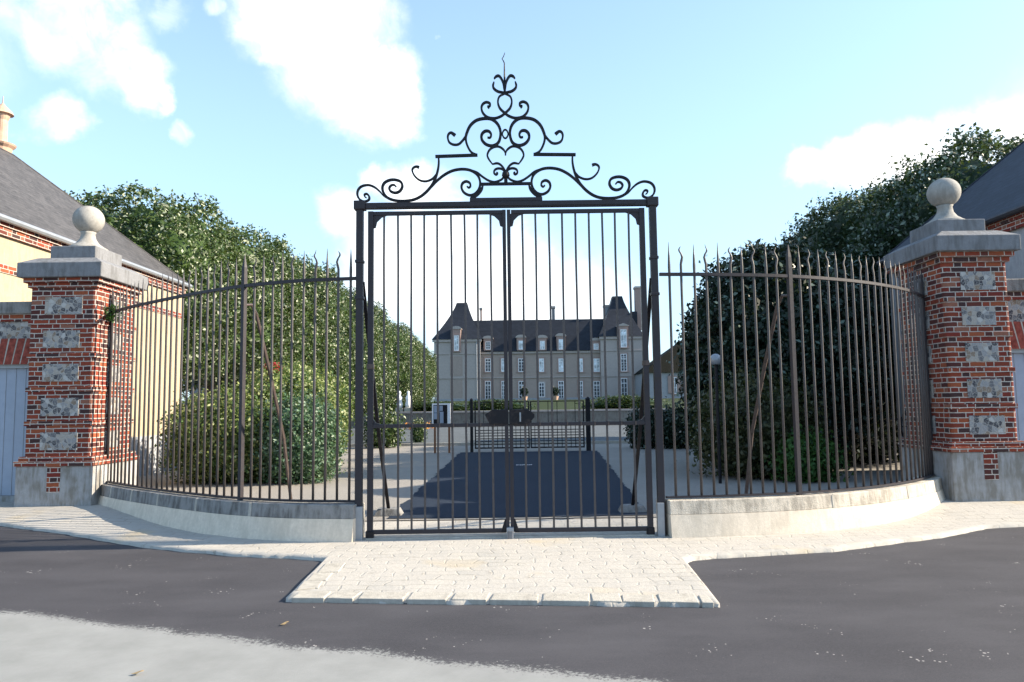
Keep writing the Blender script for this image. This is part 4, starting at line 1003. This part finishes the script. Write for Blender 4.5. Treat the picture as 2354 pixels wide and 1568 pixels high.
# ghost panels (blind windows) on left pavilion
for y0, y1 in ((690, 850), (880, 1030)):
    a, b = cp(330, y1, CY), cp(330, y0, CY); MB().box(a.x - 1.0, a.x + 1.0, CY - .05, CY, a.z, b.z).build('blind_window', 'chateau', ch)
def dormer(x, w, y0, y1, Y, yhead, arch=True, mat='chateau_pink'):
    c = cp(x, y1, Y); zt_ = cp(x, yhead, Y).z; zb_ = c.z; ww = w * .2814 * Y / F / 2 + .32
    m = MB(); m.box(c.x - ww, c.x + ww, Y, Y + 3.0, zb_ - .1, zt_ - .35); d = m.build('dormer', mat, ch)
    pts = [(c.x - ww - .15, zt_ - .35), (c.x + ww + .15, zt_ - .35), (c.x + ww + .15, zt_ - .22)] + ([(c.x + (ww + .1) * math.cos(a), zt_ - .22 + .35 * math.sin(a)) for a in [math.pi * i / 10 for i in range(1, 10)]] if arch else [(c.x, zt_ + .1)]) + [(c.x - ww - .15, zt_ - .22)]
    m = MB(); m.quad([(a, Y - .12, b) for a, b in pts]); m.quad([(a, Y + 3, b) for a, b in reversed(pts)])
    for p, q in zip(pts, pts[1:] + pts[:1]): m.quad([(p[0], Y - .12, p[1]), (q[0], Y - .12, q[1]), (q[0], Y + 3, q[1]), (p[0], Y + 3, p[1])])
    m.build('pediment', 'chateau_trim', d)
    window(x, w, y0, y1, Y - .06, d, 2, 3, mat, pale=x not in (588,), transom=False)
for x, yy in ((588, 528), (858, 520), (1032, 522), (1185, 508), (1470, 545)): dormer(x, 40, yy + 42, 630, CY + .7, yy)
dormer(1695, 50, 470, 612, CY - .3, 425, False); dormer(330, 38, 520, 640, CY - .35, 450)
def chimney(x, w, y0, y1, Y, mat='chateau_pink', d=1.0):
    a = cp(x, y0, Y); b = cp(x, y1, Y); ww = w * .2814 * Y / F / 2
    q = MB().box(a.x - ww, a.x + ww, Y, Y + d, b.z - 1, a.z - .35).build('chimney', mat, ch); MB().box(a.x - ww - .12, a.x + ww + .12, Y - .12, Y + d + .12, a.z - .35, a.z).build('chimney_cap', 'chateau_trim', q)
chimney(530, 14, 292, 375, CY + 6); chimney(1122, 22, 280, 362, CY + 6, 'capstone'); chimney(1560, 46, 270, 400, CY + 6, 'grey_render', 1.4); chimney(1812, 42, 118, 430, CY + 4, d=1.6)
MB().box(cp(1790, 300).x, XR1 - .2, CY + 3, CY + 9, zr_, cp(1790, 305).z).build('rear_roof', 'slate_far', ch)
# drainpipe
MB().tube([(cp(497, 800).x, CY - .08, base), (cp(497, 800).x, CY - .08, zl - .3)], .08, 6).build('drainpipe', 'zinc', ch)
# annex right of the chateau
AY = 112.0
an = thing('annex', 'low grey annex with mossy hipped roof right of the chateau', 'house', (cp(2150, 1000, AY).x, AY + 4, base))
x0, x1 = cp(1862, 900, AY).x, cp(2700, 900, AY).x; ze = cp(2000, 822, AY).z
MB().box(x0, x1, AY, AY + 9, base - 1, ze).build('wall', 'grey_render', an)
m = MB(); zr2 = P(*C5(2320, 490), AY + 4.5).z; xa = cp(2320, 500, AY).x
m.quad([(x0 - .3, AY - .4, ze), (x1, AY - .4, ze), (x1, AY + 4.5, zr2), (xa, AY + 4.5, zr2)]); m.quad([(x0 - .3, AY + 9.4, ze), (x0 - .3, AY - .4, ze), (xa, AY + 4.5, zr2)]); m.quad([(x1, AY + 9.4, ze), (x0 - .3, AY + 9.4, ze), (xa, AY + 4.5, zr2), (x1, AY + 4.5, zr2)]); m.quad([(x1, AY - .4, ze), (x1, AY + 9.4, ze), (x1, AY + 4.5, zr2)])
m.build('roof', 'moss_roof', an)
f = window(2112, 34, 860, 990, AY - .03, an, 2, 3)
for s_ in (-1, 1):
    c = cp(2112, 920, AY); MB().box(c.x + s_ * .75 - .28, c.x + s_ * .75 + .28, AY - .15, AY - .1, cp(2112, 992, AY).z, cp(2112, 848, AY).z).build('shutter', 'chateau_pink', an)
# topiary pots beside the chateau door
tp = crown('foliage', .5, .5, .5, 1.45, 2, 130, 8, .2, 'leaf_yew', .1, .12, 91)
for px, lab in ((885, 'ball topiary in a pot left of the chateau door'), (1138, 'ball topiary in a pot right of the chateau door')):
    c = cp(px, 985, CY - 4); q = plant('topiary', lab, 'plant', (c.x, CY - 4, base), tp, 'potted topiary balls by the chateau door', crownname='foliage')
    MB().lathe([(.35, base), (.5, base + .7), (.001, base + .7)], (c.x, CY - 4), 10).build('pot', 'terracotta', q); MB().tube([(c.x, CY - 4, base + .6), (c.x, CY - 4, base + 1.3)], .05, 6).build('trunk', 'bark', q)

# ------------------------------------------------------------------ inner lattice gate
LY = 25.2
def lg(px, py): return P(px, py, LY)
xa, xb = lg(1084, 1000).x, lg(1352, 1000).x; zt_ = lg(1218, 922).z; xm = (xa + xb) / 2
for k, (x, lab) in enumerate(((xa, 'square dark green post at the left of the inner lattice gate'), (xb, 'square dark green post at the right of the inner lattice gate'))):
    t = thing('gate_post', lab, 'post', (x, LY, 0), 'posts of the inner gate')
    w = .05 if k == 0 else .075
    MB().box(x - w, x + w, LY - w, LY + w, 0, zt_ + .06).build('shaft', 'green_metal' if 'green_metal' in M else 'iron_black', t, .005); MB().frustum((x - w - .01, x + w + .01, LY - w - .01, LY + w + .01), (x - .02, x + .02, LY - .02, LY + .02), zt_ + .06, zt_ + .12).build('cap', 'iron_black', t)
for s_, (x0, x1) in (('left', (xa + .10, xm - .012)), ('right', (xm + .012, xb - .13))):
    t = thing('lattice_gate', '%s leaf of the low dark lattice gate at the end of the drive' % s_, 'gate', ((x0 + x1) / 2, LY, .08), 'leaves of the inner lattice gate')
    z0, zq = .12, lg(1218, 985).z
    m = MB(); m.box(x0, x0 + .045, LY - .02, LY + .02, z0, zt_); m.box(x1 - .045, x1, LY - .02, LY + .02, z0, zt_); m.box(x0 + .045, x1 - .045, LY - .02, LY + .02, z0, z0 + .05); m.box(x0 + .045, x1 - .045, LY - .02, LY + .02, zt_ - .03, zt_); m.box(x0 + .045, x1 - .045, LY - .019, LY + .019, zq + .12, zq + .16)
    m.build('frame', 'iron_black', t)
    m = MB(); n = 12
    for i in range(1, n): x = x0 + (x1 - x0) * i / n; m.box(x - .011, x + .011, LY - .012, LY + .012, z0 + .05, zq + .12 if i % 2 else zt_ - .03)
    for j in range(1, 7): z = z0 + .05 + (zq - z0) * j / 7; m.box(x0 + .045, x1 - .045, LY + .0125, LY + .026, z - .014, z + .014)
    m.build('lattice', 'iron_black', t)
# notice board
NY = 24.9
t = thing('notice_board', 'white framed notice board with papers on two brown wooden posts', 'notice board', (P(1014, 1000, NY).x, NY, 0))
a, b = P(993, 978, NY), P(1035, 927, NY)
for px in (1010 - 13, 1010 + 20):
    x = P(px + 2, 1000, NY).x; MB().box(x - .035, x + .035, NY + .03, NY + .09, 0, b.z - .05).build('post', 'wood', t, .004)
MB().box(a.x + .045, b.x - .045, NY - .002, NY + .028, a.z + .045, b.z - .045).build('panel', 'iron_black', t)
m = MB(); m.box(a.x, b.x, NY - .03, NY + .029, b.z - .05, b.z); m.box(a.x, b.x, NY - .03, NY + .029, a.z, a.z + .05); m.box(a.x, a.x + .045, NY - .03, NY + .029, a.z + .05, b.z - .05); m.box(b.x - .1, b.x, NY - .03, NY + .029, a.z + .05, b.z - .05)
m.build('frame', 'white', t)
wd, hh = b.x - a.x, b.z - a.z
for (u0, u1, v0, v1) in ((.10, .40, .58, .90), (.10, .38, .28, .56), (.42, .62, .10, .62), (.42, .58, .66, .9)):
    MB().box(a.x + wd * u0, a.x + wd * u1, NY - .008, NY - .003, a.z + hh * v0, a.z + hh * v1).build('paper', 'white_wood', t)
# lamp
lp = P(1645, 838, 14.6)
t = thing('street_lamp', 'pale dome topped lamp on a dark green post in front of the yew', 'lamp', (lp.x, 14.6, 0))
MB().tube([(lp.x, 14.6, 0), (lp.x, 14.6, lp.z)], .032, 8).build('post', 'iron_black', t)
r = .115; z0 = lp.z
MB().lathe([(.001, z0), (r, z0), (r, z0 + .10)] + [(r * math.cos(q), z0 + .10 + r * math.sin(q)) for q in [math.pi / 2 * i / 6 for i in range(1, 6)]] + [(.001, z0 + .10 + r)], (lp.x, 14.6), 16).build('lamp_dome', 'zinc', t, smooth=True)
# pale outbuildings glimpsed under the trees
def outb(px0, px1, py0, py1, Y, lab, rows, cols):
    a, b = P(px0, py1, Y), P(px1, py0, Y)
    t = thing('outbuilding', lab, 'building', ((a.x + b.x) / 2, Y, 0)); 
    MB().box(a.x, b.x, Y, Y + 3, 0, b.z).build('wall', 'white_wood', t)
    m = MB(); m.quad([(a.x - .2, Y - .2, b.z), (b.x + .2, Y - .2, b.z), (b.x + .2, Y + 1.5, b.z + .8), (a.x - .2, Y + 1.5, b.z + .8)]); m.quad([(b.x + .2, Y + 3.2, b.z), (a.x - .2, Y + 3.2, b.z), (a.x - .2, Y + 1.5, b.z + .8), (b.x + .2, Y + 1.5, b.z + .8)]); m.build('roof', 'slate_dark', t)
    for i in range(cols):
        for j in range(rows):
            w, h = (b.x - a.x) / cols, (b.z - .4) / rows * .55
            x = a.x + w * (i + .5); z = b.z - .25 - h * (j + .5) * 1.05
            MB().box(x - w * .28, x + w * .28, Y - .02, Y - .005, z - h * .33, z + h * .33).build('window', 'glass', t)
outb(1950, 2046, 872, 945, 31, 'pale blue white outbuilding seen under the right hand trees', 4, 6)
outb(436, 492, 888, 930, 32, 'pale blue white outbuilding seen under the left hand trees', 2, 3)
t = thing('crate', 'small orange brown wooden crate on the ground beyond the right railing', 'crate', P(1988, 1015, 19).xyz)
p = P(1988, 1022, 19); t.location = (p.x, 19, p.z)
m = MB()
for k in range(4): m.box(p.x - .28, p.x + .28, 19, 19.4, p.z + .06 * k, p.z + .06 * k + .048)
m.build('boards', 'wood', t)
# curb along far right of the gravel
MB().box(-30, 30, 29.45, 29.6, 0, .12).build('kerb', 'pale_stone'); struct(bpy.data.objects['kerb.001']) if 'kerb.001' in bpy.data.objects else None
# lawn ornaments left of the notice board
for px, lab, h in ((918, 'small white garden statue on the lawn, left of a pair', 1.9), (938, 'small white garden statue on the lawn, right of a pair', 1.9)):
    c = P(px, 935, 56.5); t = thing('statue', lab, 'statue', (c.x, 56.5, 1.15), 'white garden statues')
    MB().box(c.x - .28, c.x + .28, 56.3, 56.8, 1.1, 1.45).build('pedestal', 'pale_stone', t, .02)
    MB().lathe([(.2, 1.45), (.24, 1.7), (.17, 2.0), (.22, 2.25), (.09, 2.42), (.1, 2.5), (.12, 2.6), (.06, 2.72), (.001, 2.74)], (c.x, 56.55), 12).build('figure', 'white', t, smooth=True)
c = P(962, 965, 50); t = thing('flower_bed', 'flat patch of orange flowers left of the notice board', 'flowers', (c.x, 50, 0))
fm = crown('flowers', 1.2, .8, .2, .15, 2, 220, 5, .12, 'orange', .2, .08, 95, core=False)[0]; o = bpy.data.objects.new('flowers', fm); COL.objects.link(o); o.parent = t
# fallen leaves on the street
def litter(px, py, r, lab, sc):
    c = G(px, py); t = MB(); pts = [(.5, 0), (.3, .22), (.1, .3), (-.2, .24), (-.5, .05), (-.65, 0), (-.4, -.15), (-.1, -.27), (.25, -.2)]
    P_ = [(c.x + (a * math.cos(r) - b * math.sin(r)) * sc, c.y + (a * math.sin(r) + b * math.cos(r)) * sc, .006 + .1 * abs(b) * sc + .012 * (a > .2)) for a, b in pts]
    t.quad(P_); mid = (c.x, c.y, .006)
    o = t.build('fallen_leaf', 'dryleaf'); o.modifiers.new('s', 'SOLIDIFY').thickness = .0015
    tag(o, lab, 'leaf', 'fallen leaves on the street')
litter(318, 1550, .1, 'brown curled leaf on the pale road at bottom left', .065)
litter(655, 1436, .6, 'small yellowish leaf on dark asphalt left of the forecourt corner', .06)
litter(1345, 1245, 2.2, 'tiny dry leaf on the pale setts before the right gate leaf', .07)

# ------------------------------------------------------------------ light and sky
SUN_AZ, SUN_EL = R(2.0), R(28)     # azimuth from +X towards +Y
sd = Vector((math.cos(SUN_EL) * math.cos(SUN_AZ), math.cos(SUN_EL) * math.sin(SUN_AZ), math.sin(SUN_EL)))
L = bpy.data.lights.new('sun', 'SUN'); L.energy = 5.0; L.angle = R(.5); L.color = (1, .87, .68)
lo = bpy.data.objects.new('sun', L); COL.objects.link(lo); lo.rotation_euler = sd.to_track_quat('Z', 'Y').to_euler()
w = bpy.data.worlds.new('World'); scene.world = w; w.use_nodes = True
nt = w.node_tree; N = nt.nodes; Lk = nt.links; bg = N['Background']
sky = N.new('ShaderNodeTexSky'); sky.sky_type = 'NISHITA'; sky.sun_disc = False; sky.sun_elevation = SUN_EL; sky.sun_rotation = R(90) - SUN_AZ; sky.air_density = 1.0; sky.dust_density = .6; sky.ozone_density = 1.2
bg.inputs[1].default_value = .14
tc = N.new('ShaderNodeTexCoord')
nz = N.new('ShaderNodeTexNoise'); nz.inputs['Scale'].default_value = 9; nz.inputs['Detail'].default_value = 8; nz.inputs['Roughness'].default_value = .6; Lk.new(tc.outputs['Generated'], nz.inputs['Vector'])
sb = N.new('ShaderNodeVectorMath'); sb.operation = 'SUBTRACT'; Lk.new(nz.outputs['Color'], sb.inputs[0]); sb.inputs[1].default_value = (.5, .5, .5)
sc_ = N.new('ShaderNodeVectorMath'); sc_.operation = 'SCALE'; Lk.new(sb.outputs[0], sc_.inputs[0]); sc_.inputs['Scale'].default_value = .10
ad = N.new('ShaderNodeVectorMath'); ad.operation = 'ADD'; Lk.new(tc.outputs['Generated'], ad.inputs[0]); Lk.new(sc_.outputs[0], ad.inputs[1])
blobs = [(190, 40, 80, .42), (235, 95, 80, .5), (310, 165, 55, .62), (100, 100, 55, .42), (60, 5, 70, .3), (375, 215, 28, .6), (390, 40, 36, .3), (270, 20, 60, .4), (170, 150, 50, .35),
         (690, 40, 110, 1), (780, 60, 120, 1), (760, 140, 110, 1), (850, 200, 90, 1), (905, 245, 60, 1), (630, 90, 60, .8),
         (1850, 400, 45, .9), (1930, 385, 55, 1), (2010, 375, 60, 1), (2100, 365, 70, 1), (2200, 350, 75, 1), (2320, 340, 90, 1), (2450, 330, 100, 1),
         (870, 410, 42, .9), (930, 440, 60, .9), (790, 490, 60, .7), (120, 275, 40, .5), (990, 480, 80, .8), (1010, 620, 140, .9), (1150, 700, 170, .9), (1330, 760, 150, .6), (900, 620, 120, .8), (415, 305, 25, .4), (1005, 75, 14, .3), (505, 15, 24, .3), (-300, 60, 150, .5), (2700, 250, 200, .8)]
def vm(op, a, b):
    x = N.new('ShaderNodeMath'); x.operation = op
    for i, q in enumerate((a, b)):
        if isinstance(q, bpy.types.NodeSocket): Lk.new(q, x.inputs[i])
        else: x.inputs[i].default_value = q
    return x.outputs[0]
acc = None
for px, py, r, s_ in blobs:
    d = ray(px, py); ds = N.new('ShaderNodeVectorMath'); ds.operation = 'DISTANCE'; Lk.new(ad.outputs[0], ds.inputs[0]); ds.inputs[1].default_value = d
    mr_ = N.new('ShaderNodeMapRange'); mr_.interpolation_type = 'SMOOTHSTEP'; Lk.new(ds.outputs['Value'], mr_.inputs[0])
    rr = r / F; mr_.inputs[1].default_value = rr * 1.4; mr_.inputs[2].default_value = rr * .45; mr_.inputs[3].default_value = 0; mr_.inputs[4].default_value = s_
    acc = mr_.outputs[0] if acc is None else vm('MAXIMUM', acc, mr_.outputs[0])
# thin haze towards the horizon
spx = N.new('ShaderNodeSeparateXYZ'); Lk.new(tc.outputs['Generated'], spx.inputs[0])
hz = N.new('ShaderNodeMapRange'); Lk.new(spx.outputs[2], hz.inputs[0]); hz.interpolation_type = 'SMOOTHSTEP'; hz.inputs[1].default_value = .55; hz.inputs[2].default_value = .05; hz.inputs[3].default_value = .26; hz.inputs[4].default_value = .75
n2 = N.new('ShaderNodeTexNoise'); n2.inputs['Scale'].default_value = 16; n2.inputs['Detail'].default_value = 9; n2.inputs['Roughness'].default_value = .62; n2.inputs['Distortion'].default_value = .6; Lk.new(tc.outputs['Generated'], n2.inputs['Vector'])
m2_ = N.new('ShaderNodeMapRange'); Lk.new(n2.outputs['Fac'], m2_.inputs[0]); m2_.inputs[1].default_value = .36; m2_.inputs[2].default_value = .58; m2_.inputs[3].default_value = .45; m2_.inputs[4].default_value = 1.25
acc = vm('MINIMUM', vm('MULTIPLY', acc, m2_.outputs[0]), 1.0)
mx = N.new('ShaderNodeMix'); mx.data_type = 'RGBA'; Lk.new(acc, mx.inputs[0]); mx.inputs[7].default_value = (5.2, 5.2, 5.1, 1)
mh = N.new('ShaderNodeMix'); mh.data_type = 'RGBA'; Lk.new(hz.outputs[0], mh.inputs[0]); Lk.new(sky.outputs[0], mh.inputs[6]); mh.inputs[7].default_value = (1.85, 2.85, 3.75, 1)
Lk.new(mh.outputs[2], mx.inputs[6]); Lk.new(mx.outputs[2], bg.inputs[0])

scene.view_settings.view_transform = 'Standard'; scene.view_settings.look = 'None'; scene.view_settings.gamma = 1
scene.view_settings.exposure = 1.35
scene.cycles.use_denoising = True
for m_ in bpy.data.materials:
    b_ = m_.node_tree.nodes.get('Principled BSDF')
    if b_ and any(k in m_.name for k in ('brick', 'stone', 'render', 'plaster', 'roof', 'slate', 'asphalt', 'gravel', 'setts', 'flint', 'grass', 'soil')): b_.inputs['Specular IOR Level'].default_value = .15
scene.cycles.max_bounces = 6; scene.cycles.transparent_max_bounces = 8
